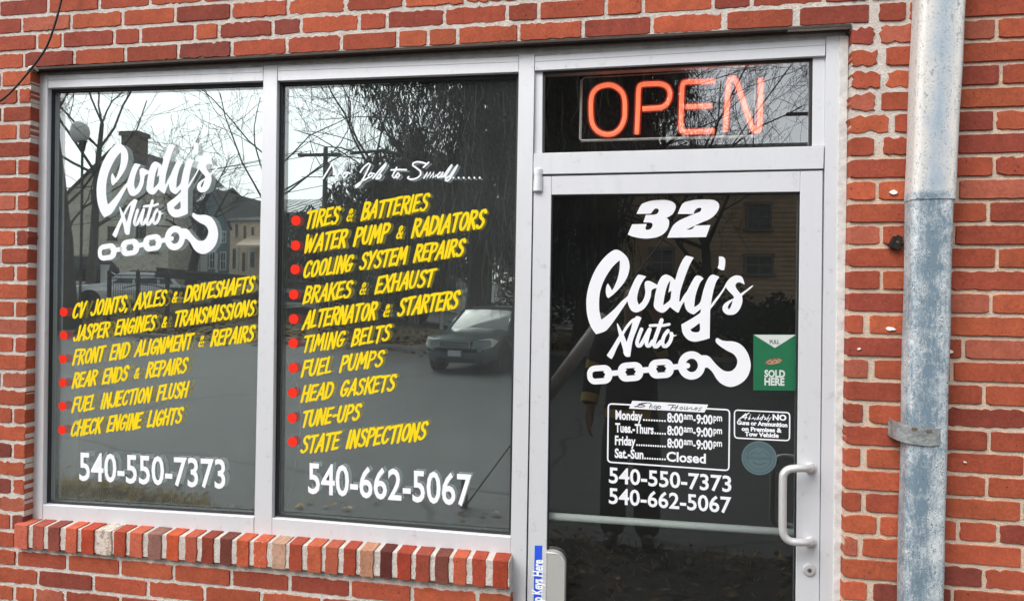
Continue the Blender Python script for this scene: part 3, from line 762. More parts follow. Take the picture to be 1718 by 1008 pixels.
def type_obj(text, p0, p1, cap, y, parent, m, bold=.0, capref='H', label=None, slant=0):
    mb = MB(); type_line(mb, text, p0, p1, cap, y, bold, slant, capref); o = mb.build('lettering', m, parent, fixn=False)
    if label: o['label'] = label
    return o
type_obj('540-550-7373', (133,804.5), (378,818.5), 45, LY, win1, M_white, .015, '5', 'white phone number 540-550-7373')
type_obj('540-662-5067', (517,826), (791,848), 49, LY, win2, M_white, .015, '5', 'white phone number 540-662-5067')
type_obj('540-550-7373', (1021.5,809), (1227,824.5), 25, LD, door, M_white, .02, '5', 'white phone number 540-550-7373')
type_obj('540-662-5067', (1021.5,843.5), (1227,860), 25, LD, door, M_white, .02, '5', 'white phone number 540-662-5067')

# ---- script logo (traced on the door; the left window carries the same cut)
def door_logo(mapfn, parent, y):
    """mapfn: photo px on the door -> point"""
    Z1 = lambda u, v: mapfn(970+u/6.3, 410+v/6.3); Z2 = lambda u, v: mapfn(1110+u/6.3, 410+v/6.3)
    Z3 = lambda u, v: mapfn(970+u/7.2, 520+v/7.2); Z4 = lambda u, v: mapfn(1110+u/7.2, 520+v/7.2)
    fl = Flat(Z1)
    fl.poly([(385,58),(430,62),(480,95),(520,140),(540,195),(541,265),(520,340),(480,410),(430,470),(370,530),(318,568),(300,545),(292,495),(298,440),(315,412),(335,445),(358,487),(385,440),(415,365),(435,280),(440,215),(439,168),(400,200),(350,255),(300,330),(260,410),(232,500),(222,590),(222,680),(232,745),(245,795),(300,755),(380,685),(450,610),(500,565),(530,537),(528,597),(522,597),(480,660),(430,735),(370,820),(300,905),(245,932),(190,948),(150,895),(115,820),(92,720),(86,600),(98,500),(125,400),(165,300),(215,215),(275,140),(330,90)])
    fl.poly([(525,542),(545,490),(575,420),(605,360),(635,318),(675,325),(720,340),(690,375),(655,440),(632,510),(623,580),(640,637),(675,605),(700,555),(710,500),(702,440),(706,402),(730,385),(770,392),(840,430),(835,460),(795,470),(774,492),(767,550),(745,610),(705,670),(655,705),(610,718),(565,700),(535,650),(522,595)])
    fl.poly([(605+882,127),(645+882,130),(670+882,155),(672+882,205),(662+882,272),(630+882,270),(592+882,250),(605+882,200)])
    fl.fn = Z2
    fl.poly([(-47,430),(-25,380),(0,340),(40,318),(85,330),(118,352),(143,378),(165,300),(190,230),(225,160),(258,118),(298,126),(340,140),(300,210),(260,310),(225,410),(198,500),(186,602),(200,600),(230,545),(252,520),(250,585),(215,640),(180,718),(165,718),(125,690),(88,660),(50,700),(10,722),(-40,705),(-75,672),(-84,640),(-78,590),(-67,520),(-52,460)],
            [[(93,378),(60,435),(32,540),(16,642),(50,620),(92,578),(103,490),(70,508),(84,440)]])
    fl.poly([(245,525),(265,500),(290,450),(320,395),(350,345),(375,328),(410,335),(445,360),(410,400),(380,470),(355,560),(345,662),(375,645),(403,618),(418,580),(440,490),(475,390),(510,335),(540,320),(575,328),(610,345),(580,390),(555,460),(535,550),(521,637),(560,585),(585,560),(575,605),(540,655),(515,690),(512,760),(510,860),(508,990),(437,1012),(350,1027),(289,1012),(245,973),(219,925),(208,846),(262,815),(324,780),(376,745),(409,719),(413,682),(380,710),(340,740),(300,725),(265,695),(246,650),(240,590)],
            [[(402,829),(350,868),(304,899),(324,922),(367,929),(398,920),(406,894)]])
    fl.poly([(565,578),(620,510),(660,450),(680,410),(715,365),(760,335),(800,327),(845,340),(865,375),(878,425),(840,405),(815,400),(790,412),(780,440),(800,480),(832,520),(880,490),(940,445),(965,432),(970,438),(930,475),(880,515),(850,545),(855,590),(845,640),(815,700),(770,738),(720,745),(680,735),(650,705),(643,670),(660,630),(700,600),(750,575),(766,568),(755,540),(720,505),(690,470),(680,450),(650,500),(600,575),(573,610)],
            [[(752,590),(715,630),(697,665),(712,688),(735,650)]])
    # second word
    fl.fn = Z3
    fl.poly([(720,72),(690,90),(640,118),(580,185),(535,255),(480,330),(420,430),(345,546),(372,572),(405,592),(432,545),(470,455),(515,370),(560,280),(612,200),(655,150),(700,150),(745,120),(765,95),(745,82)])
    fl.poly([(655,152),(700,72),(765,95),(738,160),(712,230),(680,310),(655,390),(640,480),(628,562),(590,565),(560,545),(545,490),(585,385),(610,310),(640,220)])
    fl.poly([(472,157),(490,182),(522,245),(552,300),(585,385),(606,470),(600,562),(560,545),(535,450),(508,360),(488,280),(468,180)])
    wf = lambda t: 50
    fl.stroke([(765,232),(735,310),(712,390),(722,430),(752,425),(790,365),(830,290),(862,232)], 46); fl.stroke([(866,232),(840,320),(825,400),(838,432),(865,425),(900,375)], 46)
    fl.stroke([(1008,122),(975,220),(935,330),(915,400),(928,440),(958,432),(1000,380)], 50); fl.stroke([(868,188),(940,184),(1020,186),(1100,172)], 34)
    fl.stroke([(1085,250),(1040,310),(1018,390),(1035,436),(1070,430),(1110,380),(1128,320),(1128,285)], 46); fl.stroke([(1118,280),(1150,312),(1185,305)], lambda t: 36-26*t)
    # chain
    def link(cx, cy, w, h, rot, hole_w, hole_h, notch):
        def rr(w, h, r, m=6):
            o = []
            for sx, sy, a0 in ((1, -1, -90), (1, 1, 0), (-1, 1, 90), (-1, -1, 180)):
                for i in range(m+1):
                    a = math.radians(a0+90*i/m); o.append((sx*(w-r)+r*math.cos(a), sy*(h-r)+r*math.sin(a)))
            return o
        c_, s_ = math.cos(rot), math.sin(rot)
        T = lambda l, dx=0: [(cx+(u+dx)*c_-v*s_, cy+(u+dx)*s_+v*c_) for u, v in l]
        hole = rr(hole_w, hole_h, hole_h*.75, 5)
        fl.poly(T(rr(w, h, h*.86)), [T(hole, -6 if notch == 1 else 0)], smooth=False)
        for sg in ((1,) if notch == 1 else (-1, 1)):
            q = [(sg*(hole_w+16), -44), (sg*(hole_w-14), -40), (sg*(hole_w-40), -30), (sg*(hole_w-24), -16), (sg*(hole_w-14), 0), (sg*(hole_w-24), 18), (sg*(hole_w-38), 34), (sg*(hole_w-14), 40), (sg*(hole_w+16), 44)]
            fl.poly(T(q), smooth=False)
    link(260, 780, 152, 114, -.07, 82, 44, 1); link(632, 745, 153, 115, -.07, 78, 44, 2); link(1002, 708, 152, 115, -.07, 76, 44, 2)
    fl.poly([(400,732),(492,724),(492,788),(400,797)], smooth=False); fl.poly([(770,693),(862,685),(862,754),(770,762)], smooth=False)
    fl.fn = Z4
    fl.poly([(135,656),(212,648),(212,716),(140,722)], smooth=False)
    ring = [(362+165*math.cos(a), 668+172*math.sin(a)) for a in [i*math.pi/18 for i in range(36)]]; hole = [(364+74*math.cos(a), 667+81*math.sin(a)) for a in [i*math.pi/14 for i in range(28)]]
    fl.poly(ring, [hole], smooth=False); fl.disc((312, 671), 33); fl.poly([(270,640),(312,640),(312,700),(270,705)], smooth=False)
    fl.poly([(470,545),(545,548),(590,575),(640,635),(700,695),(755,732),(810,742),(860,725),(900,680),(915,620),(900,570),(860,525),(790,490),(720,445),(670,405),(652,375),(658,347),(680,338),(720,362),(780,375),(860,378),(930,400),(990,445),(1040,520),(1070,610),(1075,690),(1050,780),(1000,850),(930,900),(850,927),(780,918),(710,880),(660,825),(615,750),(570,705),(538,693),(500,715),(470,700)], corner=65)
    return fl.build('logo', M_white, parent, 'white script logo with a chain and tow hook')
door_logo(lambda px, py: P(px, py, LD), door, LD)
# left window: similarity of the door cut, anchored on four measured points
dA, dB, dC = P(987, 493, LD), P(1259, 437, LD), P(1000, 644, LD)
wA, wB, wC = P(161, 313, LY), P(359, 268, LY), P(173, 426, LY)
def fit(src, dst):
    A_ = Matrix(((src[0].x, src[0].z, 1), (src[1].x, src[1].z, 1), (src[2].x, src[2].z, 1))).inverted()
    ax = A_ @ Vector([d.x for d in dst]); az = A_ @ Vector([d.z for d in dst])
    return lambda p: Vector((ax.dot(Vector((p.x, p.z, 1))), LY, az.dot(Vector((p.x, p.z, 1)))))
# anchors in door px: far left of the C, tip of the hook's belly right, bottom left of the chain, top of the C
LS = [P(983.6, 505, LD), P(1259.5, 615, LD), P(1032, 419, LD)]
LT = [P(162, 318, LY), P(366, 395, LY), P(197, 241, LY)]
lf = fit(LS, LT)
door_logo(lambda px, py: lf(P(px, py, LD)), win1, LY)
# ---- house number
fl = Flat(zoomfn(1040, 325, 9.544, LD))
fl.poly([(265,325),(335,185),(400,145),(500,115),(620,103),(740,103),(830,125),(885,165),(895,215),(875,275),(840,330),(790,365),(745,385),(780,415),(790,470),(775,540),(740,600),(690,650),(610,690),(520,710),(400,718),(290,705),(200,685),(125,655),(195,490),(430,485),(410,550),(415,575),(450,580),(495,560),(522,515),(522,485),(495,464),(375,460),(415,340),(545,338),(600,315),(622,275),(615,245),(575,235),(545,255),(495,320)], corner=42)
fl.poly([(925,325),(1000,165),(1100,120),(1250,95),(1400,93),(1510,105),(1575,150),(1590,210),(1560,290),(1500,360),(1420,415),(1300,465),(1180,520),(1110,555),(1065,574),(1120,576),(1170,556),(1200,510),(1450,503),(1380,695),(755,705),(830,545),(880,480),(960,425),(1080,370),(1200,320),(1280,290),(1308,245),(1290,225),(1240,235),(1200,270),(1180,325)], corner=42)
fl.build('house_number', M_white, door)
# ---- thin script over the yellow list
fl = Flat(zoomfn(540, 260, 6.136, LY)); w = 17
for s_ in [[(12,242),(60,165),(105,88)], [(105,90),(128,165),(150,236)], [(150,236),(200,150),(245,70),(265,62)], [(262,180),(235,182),(212,215),(226,238),(255,212),(264,182),(290,190)],
           [(395,180),(430,130),(478,88),(500,98),(450,200),(400,290),(358,335),(345,320),(400,280),(480,235)], [(505,185),(478,212),(490,236),(520,212),(512,186),(540,195)], [(525,242),(600,150),(655,92),(660,104),(600,185),(556,248),(592,240),(612,210),(592,196)],
           [(770,130),(725,220),(740,238),(770,220)], [(712,156),(790,152),(870,154)], [(782,188),(755,222),(775,240),(800,212),(788,188)],
           [(1100,78),(1045,128)], [(1075,92),(1040,80),(985,72),(940,86),(935,108),(972,135),(1012,168),(1018,205),(980,238),(920,252),(880,240),(895,224)],
           [(1050,240),(1088,176),(1078,235),(1122,176),(1112,235),(1155,178),(1144,236),(1180,212)], [(1218,180),(1188,212),(1195,238),(1225,212),(1248,174),(1228,236),(1250,222)],
           [(1250,225),(1300,150),(1340,100),(1332,120),(1275,218),(1276,246),(1312,222)], [(1312,225),(1362,150),(1400,100),(1388,124),(1322,240),(1290,268),(1268,262),(1300,225),(1340,212)]]:
    fl.stroke(s_, w, k=5, cap=3)
for x in (1355, 1408, 1460, 1515, 1570, 1625): fl.disc((x, 236), 11, 12)
fl.build('lettering', M_white, win2, 'thin white script line over the yellow list')
# ---- opening hours panel
Zh = zoomfn(1010, 665, 7.755, LD)
def frame_outline(fl, pts, r, w):
    o = []
    n = len(pts)
    for i in range(n):
        p, a, b_ = Vector(pts[i]), Vector(pts[i-1]), Vector(pts[(i+1) % n])
        d0, d1 = (a-p).normalized()*r, (b_-p).normalized()*r
        for t in (0, .25, .5, .75, 1): o.append((p+d0*(1-t)**2+d1*t**2))
    fl.stroke(o, w, smooth=False, closed=True)
fl = Flat(Zh); frame_outline(fl, [(82,92),(1660,172),(1650,960),(74,850)], 50, 20)
fl.poly([(395,53),(1382,105),(1332,207),(350,155)], smooth=False); fl.build('hours_frame', M_white, door)
fl = Flat(lambda u, v: Zh(u, v)+Vector((0, -.0004, 0)))
for s_ in [[(580,85),(540,84),(500,92),(470,100),(540,112),(560,126),(500,134),(425,126)], [(600,80),(640,92),(618,150)], [(618,130),(650,112),(650,150)], [(690,118),(672,135),(688,152),(712,136),(700,116)], [(735,118),(700,178)], [(730,125),(765,124),(760,150),(730,150)],
           [(860,112),(900,106),(960,116)], [(930,108),(890,170)], [(990,112),(950,175)], [(915,140),(985,142)], [(1040,132),(1010,150),(1030,168),(1055,150),(1040,132)], [(1080,130),(1068,165),(1100,165),(1110,132)], [(1110,132),(1108,168),(1135,150)], [(1140,150),(1175,140),(1160,165),(1190,168)], [(1200,165),(1225,140),(1245,145),(1215,175)], [(1300,142),(1260,150),(1290,168),(1250,180)], [(430,134),(520,96),(590,80)]]:
    fl.stroke(s_, 10, k=4, cap=2)
fl.build('lettering', mat('dark_ink', (.03, .03, .035), .6), door, 'dark script heading on the white tab of the hours panel')
mb = MB(); Zp = lambda u, v: (1010+u/7.755, 665+v/7.755)
def hl(t, x0, y0, x1, y1, cap, bold=.03, cr='H'): type_line(mb, t, Zp(x0, y0), Zp(x1, y1), cap/7.755, LD, bold, 0, cr)
for nm, yb, x1, xe, dn, sx in (('Monday', 292, 175, 525, 9, 0), ('Tues.-Thurs', 458, 172, 672, 5, 0), ('Friday', 622, 168, 437, 13, 0), ('Sat.-Sun', 790, 165, 540, 9, 0)):
    sl_ = .052; hl(nm, x1, yb, xe, yb+(xe-x1)*sl_, 112, .035)
    hl('.'*dn, xe+8, yb+(xe+8-x1)*sl_, 832, yb+(832-x1)*sl_, 112, .02)
    if nm != 'Sat.-Sun':
        y_ = lambda x: yb+(x-x1)*sl_
        hl('8:00', 848, y_(848), 1058, y_(1058), 112, .035); hl('am', 1064, y_(1064)-45, 1180, y_(1180)-45, 88, .025)
        hl('-', 1188, y_(1188)-4, 1218, y_(1218)-4, 112, .03); hl('9:00', 1226, y_(1226), 1440, y_(1440), 112, .035); hl('pm', 1450, y_(1450)-45, 1562, y_(1562)-45, 88, .025)
hl('Closed', 838, 836, 1352, 866, 118, .03)
o = mb.build('lettering', M_white, door, fixn=False); o['label'] = 'white opening hours from Monday to Sunday'
# ---- no guns notice
Zn = zoomfn(1200, 540, 3.6, LD); fl = Flat(Zn); frame_outline(fl, [(116,531),(450,547),(448,716),(116,699)], 22, 8); fl.build('notice_frame', M_white, door)
mb = MB(); Zq = lambda u, v: (1200+u/3.6, 540+v/3.6)
for t, x0, y0, x1, y1, cap, bd in (('NO', 346, 590, 430, 594, 32, .05), ('Guns or Ammunition', 131, 617, 436, 634, 24, .05), ('on Premises &', 159, 655, 402, 666, 24, .05), ('Tow Vehicle', 178, 686, 384, 697, 24, .05)):
    type_line(mb, t, Zq(x0, y0), Zq(x1, y1), cap/3.6, LD, bd)
o = mb.build('lettering', M_white, door, fixn=False); o['label'] = 'small white notice against guns or ammunition'
fl = Flat(Zn)
for s_ in [[(145,586),(185,552),(192,556),(180,588)], [(158,575),(192,577)], [(200,588),(216,556),(204,588),(214,578),(206,588)], [(232,576),(218,586),(234,580)], [(236,588),(246,576),(238,590)], [(250,588),(270,556),(254,588)], [(262,576),(262,588),(276,576),(274,590)], [(292,560),(280,590)], [(280,574),(300,572)], [(296,588),(308,576),(298,582),(308,588)], [(310,590),(328,558),(312,590)], [(322,578),(326,588),(340,572),(318,602)], [(140,590),(205,548)]]:
    fl.stroke(s_, 6, k=3, cap=2)
fl.build('lettering', M_white, door, 'white script word heading the small notice')
# ------------------------------------------------------------------ stickers on the door
def slab(name, pts, y, th, m, parent=None):
    q = [P(a, c, y) for a, c in pts]; b = MB(); b.prism(q, [v+Vector((0, th, 0)) for v in q]); return b.build(name, m, parent)
M_green = mat('green_print', L(16,96,62), .5, noise=.08, nscale=20); M_greyp = mat('grey_print', L(190,196,192), .5); M_green2 = mat('reflection_green', L(12,60,42), .5)
stk = empty('sticker', P(1300, 655, GD-.001), 'green sticker with a grey flap and the words SOLD HERE, by the door handle', 'sticker')
slab('backing', [(1263.9,561),(1335.6,561),(1335.4,655),(1263.9,654.4)], GD-.0012, .0008, M_green, stk)
fl = Flat(zoomfn(1200, 540, 3.6, GD-.0015)); fl.poly([(233,77),(486,78),(360,157)], smooth=False); fl.build('flap', M_greyp, stk)
fl = Flat(zoomfn(1200, 540, 3.6, GD-.0016)); fl.poly([(352+52*math.cos(a)*(1+.08*math.sin(5*a)), 238-8*math.cos(a)+18*math.sin(a)*(1+.1*math.cos(7*a))) for a in [i*.3142 for i in range(20)]], smooth=False); fl.build('emblem', mat('brown_print', L(128,82,62), .5), stk)
fl = Flat(zoomfn(1200, 540, 3.6, GD-.0019))
for s_ in [[(312,244),(330,230),(345,240)], [(340,246),(362,228),(375,240)], [(366,242),(385,226),(398,232)], [(318,252),(360,250),(392,240)]]: fl.stroke(s_, 5, k=3, cap=2)
fl.build('emblem_mark', mat('tan_print', L(176,150,120), .5), stk)
mb = MB(); Zq = lambda u, v: (1200+u/3.6, 540+v/3.6)
type_line(mb, 'SOLD', Zq(297, 331), Zq(422, 333), 40/3.6, GD-.0016, .045); type_line(mb, 'HERE', Zq(297, 380), Zq(418, 382), 42/3.6, GD-.0016, .045)
mb.build('lettering', M_greyp, stk, fixn=False)
mb = MB(); type_line(mb, 'PULL', Zq(328, 131), Zq(388, 131), 22/3.6, GD-.0019, .03); mb.build('lettering', mat('grey_ink', L(90,98,94), .5), stk, fixn=False)
mb = MB(); rs = random.Random(5)                                # dark dots painting a curved reflection into the right edge
for i in range(230):
    u = 486-abs(rs.gauss(0, 24)); v = rs.uniform(88, 410)
    if u < 440: continue
    fnn = zoomfn(1200, 540, 3.6, GD-.0014); c = fnn(u, v); r = .00085; mb.add([c+Vector((r*math.cos(a), 0, r*math.sin(a))) for a in (0, 1.05, 2.1, 3.14, 4.19, 5.24)], [list(range(6))])
mb.build('reflection_dots', M_green2, stk, fixn=False)
rd = empty('sticker', P(1273.6, 796, GD-.001), 'round blue-grey seal decal under the small white notice', 'sticker')
C = P(1273.6, 768, GD-.0012); RR_ = .0535
fl = Flat(lambda u, v: Vector((C.x+u, GD-.0012, C.z+v))); fl.disc((0, 0), RR_, 40); fl.build('disc', mat('blue_grey_film', L(82,102,106), .45), rd)
fl = Flat(lambda u, v: Vector((C.x+u, GD-.0015, C.z+v)))
for r in (.046, .036): fl.stroke([(r*math.cos(i*.1571), r*math.sin(i*.1571)) for i in range(40)], .002, smooth=False, closed=True)
for yy in (.002, -.003): fl.stroke([(-.04, yy), (.04, yy)], .0016, smooth=False)
fl.stroke([(-.026,.008),(-.012,.02),(0,.012),(.012,.024),(.028,.008)], .0022); fl.stroke([(-.02,-.014),(.0,-.02),(.02,-.014)], .003)
for i in range(26):
    a = .3+i*.095; fl.stroke([(.039*math.cos(a), .039*math.sin(a)), (.0435*math.cos(a), .0435*math.sin(a))], .0018, smooth=False, cap=0)
fl.build('seal_print', mat('slate_ink', L(60,78,84), .5), rd)
# blue tape label on the hinge stile
tl = empty('label_tape', P(903, 1000, DF), 'blue strip label with white words about keys, on the door hinge stile', 'label')
tq = [P(909.8,914.5,DF-.0006), P(897.2,914.5,DF-.0006)]; zb0 = .50
b = MB(); b.prism([(tq[1].x-.003, DF-.0007, zb0), (tq[0].x-.003, DF-.0007, zb0), tq[0], tq[1]], [(tq[1].x-.003, DF-.0001, zb0), (tq[0].x-.003, DF-.0001, zb0), tq[0]+Vector((0, .0005, 0)), tq[1]+Vector((0, .0005, 0))])
b.build('tape', mat('blue_tape', L(38,84,205), .4), tl)
vs, fs = type_mesh('Drop Keys Here', .03); x0 = min(v[0] for v in vs); x1 = max(v[0] for v in vs)
z_top, z_o = P(903, 938, DF).z, P(903, 1006, DF).z
hh = (z_top-z_o)/.74; zs = z_top-hh
xc = P(906.5, 970, DF).x
b = MB(); b.add([(xc-.0005-(v[1]-.0)/.7*.034+.0085-.0015*(1-(v[0]-x0)/(x1-x0)), DF-.0011, zs+hh*(v[0]-x0)/(x1-x0)) for v in vs], fs)
b.build('lettering', mat('white_print', (.85, .87, .9), .5), tl, fixn=False)

# ------------------------------------------------------------------ glowing sign behind the transom
NY = .118
M_neon = mat('lit_orange_tube', (.9, .25, .12), .4, emis=(1.0, .20, .095), estr=.82)
M_rim = mat('clear_acrylic_edge', (.62, .63, .60), .3)
M_halo_bed = mat('red_halo_bed', (.32, .02, .012), .6, emis=(.5, .018, .008), estr=.33)  # tube holder made to glow, standing in for the halo round the letters
ns = empty('neon_sign', P(1128, 236, NY+.02), 'orange glowing tube sign reading OPEN, hung inside behind the transom glass', 'sign')
Zs = lambda u, v, y=NY: P(970+u/5.206, 110+v/5.206, y)
Op = [(112,320),(125,250),(165,200),(225,176),(285,172),(340,195),(385,240),(405,300),(408,390),(402,470),(370,545),(320,590),(262,604),(200,592),(150,555),(122,500),(112,420)]
strokes = [('O', Op, True), ('P', [(512,600),(518,480),(524,330),(530,200),(560,168),(640,162),(720,162),(780,190),(803,250),(785,320),(735,365),(650,375),(560,381)], False),
           ('E', [(1200,138),(1080,142),(945,146),(912,170),(905,260),(900,420),(898,545),(920,578),(1050,578),(1190,574)], False), ('E2', [(940,362),(1050,358),(1170,356)], False),
           ('N', [(1288,578),(1296,420),(1308,240),(1318,140),(1345,112),(1375,128),(1420,250),(1480,430),(1525,550),(1552,572),(1582,550),(1590,400),(1594,250),(1596,112)], False)]
for nm, pts, closed in strokes:
    pp = catmull(pts, 4, closed, 89)
    if closed: pp = pp+[pp[0], pp[1]]
    b = MB(); b.tube([Zs(p[0], p[1]) for p in pp], .0080, 10); b.build('glass_tube', M_neon, ns, smooth=True)
    b = MB(); b.tube([Zs(p[0], p[1], NY+.011) for p in pp], .0128, 8); b.build('halo_bed', M_halo_bed, ns, smooth=True)
def rim(pts, r, y=NY+.012):
    b = MB(); b.tube([Zs(u, v, y) for u, v in pts], r, 8); b.build('panel_edge', M_rim, ns)
rim([(28,130),(24,400),(18,640),(30,658),(110,656),(700,640),(1300,625),(1545,618)], .0048)
rim([(28,130),(60,105),(300,95),(760,70),(1300,30),(1545,30)], .0022); rim([(1545,30),(1545,618)], .0022)
for u in (420, 1300): b = MB(); b.tube([Zs(u, 60, NY+.02), Zs(u, -60, NY+.02)], .0012, 5); b.build('hanger_wire', M_black, ns)

# cords hanging inside the windows
for pts, lab, m_ in (([(473,560),(474,585),(486,615),(499,650),(504,690),(503,730),(494,790),(482,850)], 'thin pale cord hanging inside the middle shop window, at its left edge', mat('pale_cord', (.35, .35, .34), .5)),
                     ([(246,545),(246,600),(243,660),(238,720),(228,790),(216,846)], 'thin dark cord hanging inside the left shop window, behind the yellow lines', mat('dark_cord', (.05, .055, .06), .5))):
    q = [P(a, c, GL+.03) for a, c in pts]; b = MB(); b.tube(smooth(q, 4), .0016, 5); o = b.build('hanging_cord', m_, smooth=True); tag(o, lab, 'cord')
# thin lit strip far inside the dark room, seen through the door
A, B = P(1160, 469.5, 1.6), P(1345, 469.5, 1.6)
hs = empty('strip_light', ((A.x+B.x)/2, 1.6, A.z), 'thin orange lit strip deep inside the dark room behind the door', 'lamp')
b = MB(); b.box(A.x, B.x, 1.6, 1.64, A.z+.004, A.z+.03); b.build('housing', M_black, hs)
b = MB(); b.tube([(A.x, 1.598, A.z), (B.x, 1.598, A.z)], .0028, 6); b.build('lit_tube', mat('orange_glow', (.5, .15, .08), .5, emis=(1, .22, .1), estr=.3), hs)
# ------------------------------------------------------------------ downspout
def zinc():
    m, t, b, o = base('weathered_zinc')
    st = mapped(t, o, (1, 1, .28)); n1 = noise(t, o, 13, 8, .75); n2 = noise(t, st, 120, 6, .8); n3 = noise(t, o, 190, 3); n4 = noise(t, mapped(t, o, (14, 14, 1.1)), 1.6, 4, .6)
    sx = t.nodes.new('ShaderNodeSeparateXYZ'); t.links.new(o, sx.inputs[0])
    up = ramp(t, sx.outputs[2], 2.035, 2.05)                      # the upper length is chalky, the lower one bare and mottled
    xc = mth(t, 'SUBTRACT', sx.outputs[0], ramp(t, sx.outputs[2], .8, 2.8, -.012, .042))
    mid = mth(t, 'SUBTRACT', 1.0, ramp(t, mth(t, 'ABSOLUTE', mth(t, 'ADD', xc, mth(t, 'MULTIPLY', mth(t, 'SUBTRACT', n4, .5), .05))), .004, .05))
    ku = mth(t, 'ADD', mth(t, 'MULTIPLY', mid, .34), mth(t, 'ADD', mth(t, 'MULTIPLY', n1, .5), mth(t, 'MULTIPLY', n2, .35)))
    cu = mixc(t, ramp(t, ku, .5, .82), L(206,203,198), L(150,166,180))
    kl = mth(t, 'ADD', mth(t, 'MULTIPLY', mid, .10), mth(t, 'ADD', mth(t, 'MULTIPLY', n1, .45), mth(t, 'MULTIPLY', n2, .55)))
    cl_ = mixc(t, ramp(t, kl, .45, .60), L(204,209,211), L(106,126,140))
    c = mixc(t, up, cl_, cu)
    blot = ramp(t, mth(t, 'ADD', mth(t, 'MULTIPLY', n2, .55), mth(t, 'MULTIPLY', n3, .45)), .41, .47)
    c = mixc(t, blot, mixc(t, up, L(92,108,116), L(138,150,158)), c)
    c = mixc(t, ramp(t, noise(t, mapped(t, o, (1, 1, .4)), 75, 5, .8), .62, .70, 0, .75), c, L(220,216,208))
    t.links.new(c, b.inputs['Base Color']); b.inputs['Roughness'].default_value = .62; b.inputs['Metallic'].default_value = .12
    setbump(t, b, mth(t, 'ADD', n1, mth(t, 'MULTIPLY', n2, .5)), .25, .006); return m
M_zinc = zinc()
ds = empty('downspout', (P(1545, 500, -.06).x, -.06, 0), 'weathered grey zinc downspout standing against the right brick pier', 'downspout')
YD = -.035
def pipe(px_top, px_bot, name, grow=0.0, zext=None):
    """rounded-rectangular duct whose two edges were measured on the photo at depth YD"""
    (lt, rt, yt), (lb_, rb_, yb) = px_top, px_bot
    A, B = P(lt, yt, YD), P(rt, yt, YD); C_, D_ = P(lb_, yb, YD), P(rb_, yb, YD)
    zA = (A.z+B.z)/2; zC = (C_.z+D_.z)/2
    nz = 14; b = MB(); vs = []
    r = .019
    for i in range(nz+1):
        t = i/nz; z = zC+(zA-zC)*t; x0 = C_.x+(A.x-C_.x)*t-grow; x1 = D_.x+(B.x-D_.x)*t+grow
        x0 += .0012*math.sin(i*1.7); x1 += .0012*math.sin(i*2.3+1)
        y0, y1 = YD-.052-grow*1.4, YD+.03+grow*.5
        for cx, cy, a0 in ((x1-r, y0+r, -90), (x1-r, y1-r, 0), (x0+r, y1-r, 90), (x0+r, y0+r, 180)):
            for k in range(6):
                a = math.radians(a0+90*k/5); vs.append((cx+r*math.cos(a), cy+r*math.sin(a), z))
    n = 24; b.add(vs, [[i*n+k, i*n+(k+1) % n, (i+1)*n+(k+1) % n, (i+1)*n+k] for i in range(nz) for k in range(n)])
    # folded rim at the open lower and upper ends
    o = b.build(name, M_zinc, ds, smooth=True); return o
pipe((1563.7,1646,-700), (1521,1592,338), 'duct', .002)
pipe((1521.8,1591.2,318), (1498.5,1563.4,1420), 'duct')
M_galv = mat('galvanised_strap', (.30, .32, .32), .45, .4, noise=.45, nscale=45, bump=.4, bscale=60)
b = MB(); r = .034
cl, cr, ctop, cbot = P(1509, 716, YD-.055).x, P(1590, 716, YD-.055).x, P(1540, 711, YD-.055).z, P(1540, 742, YD-.055).z
pts = [(cl, .0), (cl, YD-.02), (cl+.012, YD-.046), (cl+.03, YD-.056), (cr-.03, YD-.056), (cr-.012, YD-.046), (cr, YD-.02), (cr, .0)]
pts = [tuple(p) for p in catmull(pts, 4, False, 89)]
zt = lambda x: ctop-.006*math.sin((x-cl)/(cr-cl)*3.1)-.008*((x-cl)/(cr-cl)); zb_ = lambda x: cbot-.006*math.sin((x-cl)/(cr-cl)*3.1)-.004*((x-cl)/(cr-cl))
n = len(pts); vs = [(x, y, zb_(x)) for x, y in pts]+[(x, y, zt(x)) for x, y in pts]; nv = []
cx = (cl+cr)/2
inn = [((x-cx)*.975+cx, y+.0022, z) for x, y, z in vs]
b.add(vs+inn, [[i, i+1, n+i+1, n+i] for i in range(n-1)]+[[2*n+i, 2*n+i+1, 3*n+i+1, 3*n+i] for i in range(n-1)]+[[i, i+1, 2*n+i+1, 2*n+i] for i in range(n-1)]+[[n+i, n+i+1, 3*n+i+1, 3*n+i] for i in range(n-1)])
st = b.build('strap', M_galv, ds, smooth=False); 
b = MB(); e0 = P(1491, 707, -.012); e1 = P(1516, 738, -.012)
b.prism([(e0.x, -.010, e1.z+.012), (e1.x-.008, -.010, e1.z), (e1.x+.004, -.014, e1.z), (e1.x+.004, -.014, e0.z-.008), (e1.x-.008, -.012, e0.z), (e0.x, -.010, e0.z)], [(e0.x, -.006, e1.z+.012), (e1.x-.008, -.006, e1.z), (e1.x+.004, -.006, e1.z), (e1.x+.004, -.006, e0.z-.008), (e1.x-.008, -.006, e0.z), (e0.x, -.006, e0.z)])
b.build('ear', M_galv, st)
b = MB(); c = P(1497.5, 721, -.014)
for k in (0, 1): b.lathe([(.0035, -.006), (.0058, -.004), (.0058, 0)], (c.x+.012*k, -.011, c.z-.002*k), 'y', 10)
b.build('screw', mat('dark_screw', (.05, .045, .04), .6, .4), st)
M_rust = mat('rust_slot', (.12, .09, .06), .8)
for u in (.012, .05): b = MB(); b.box(cl+.02+u, cl+.034+u, YD-.0588, YD-.0560, zt(cl+.02+u)-.012, zt(cl+.02+u)-.004); b.build('slot', M_rust, st)
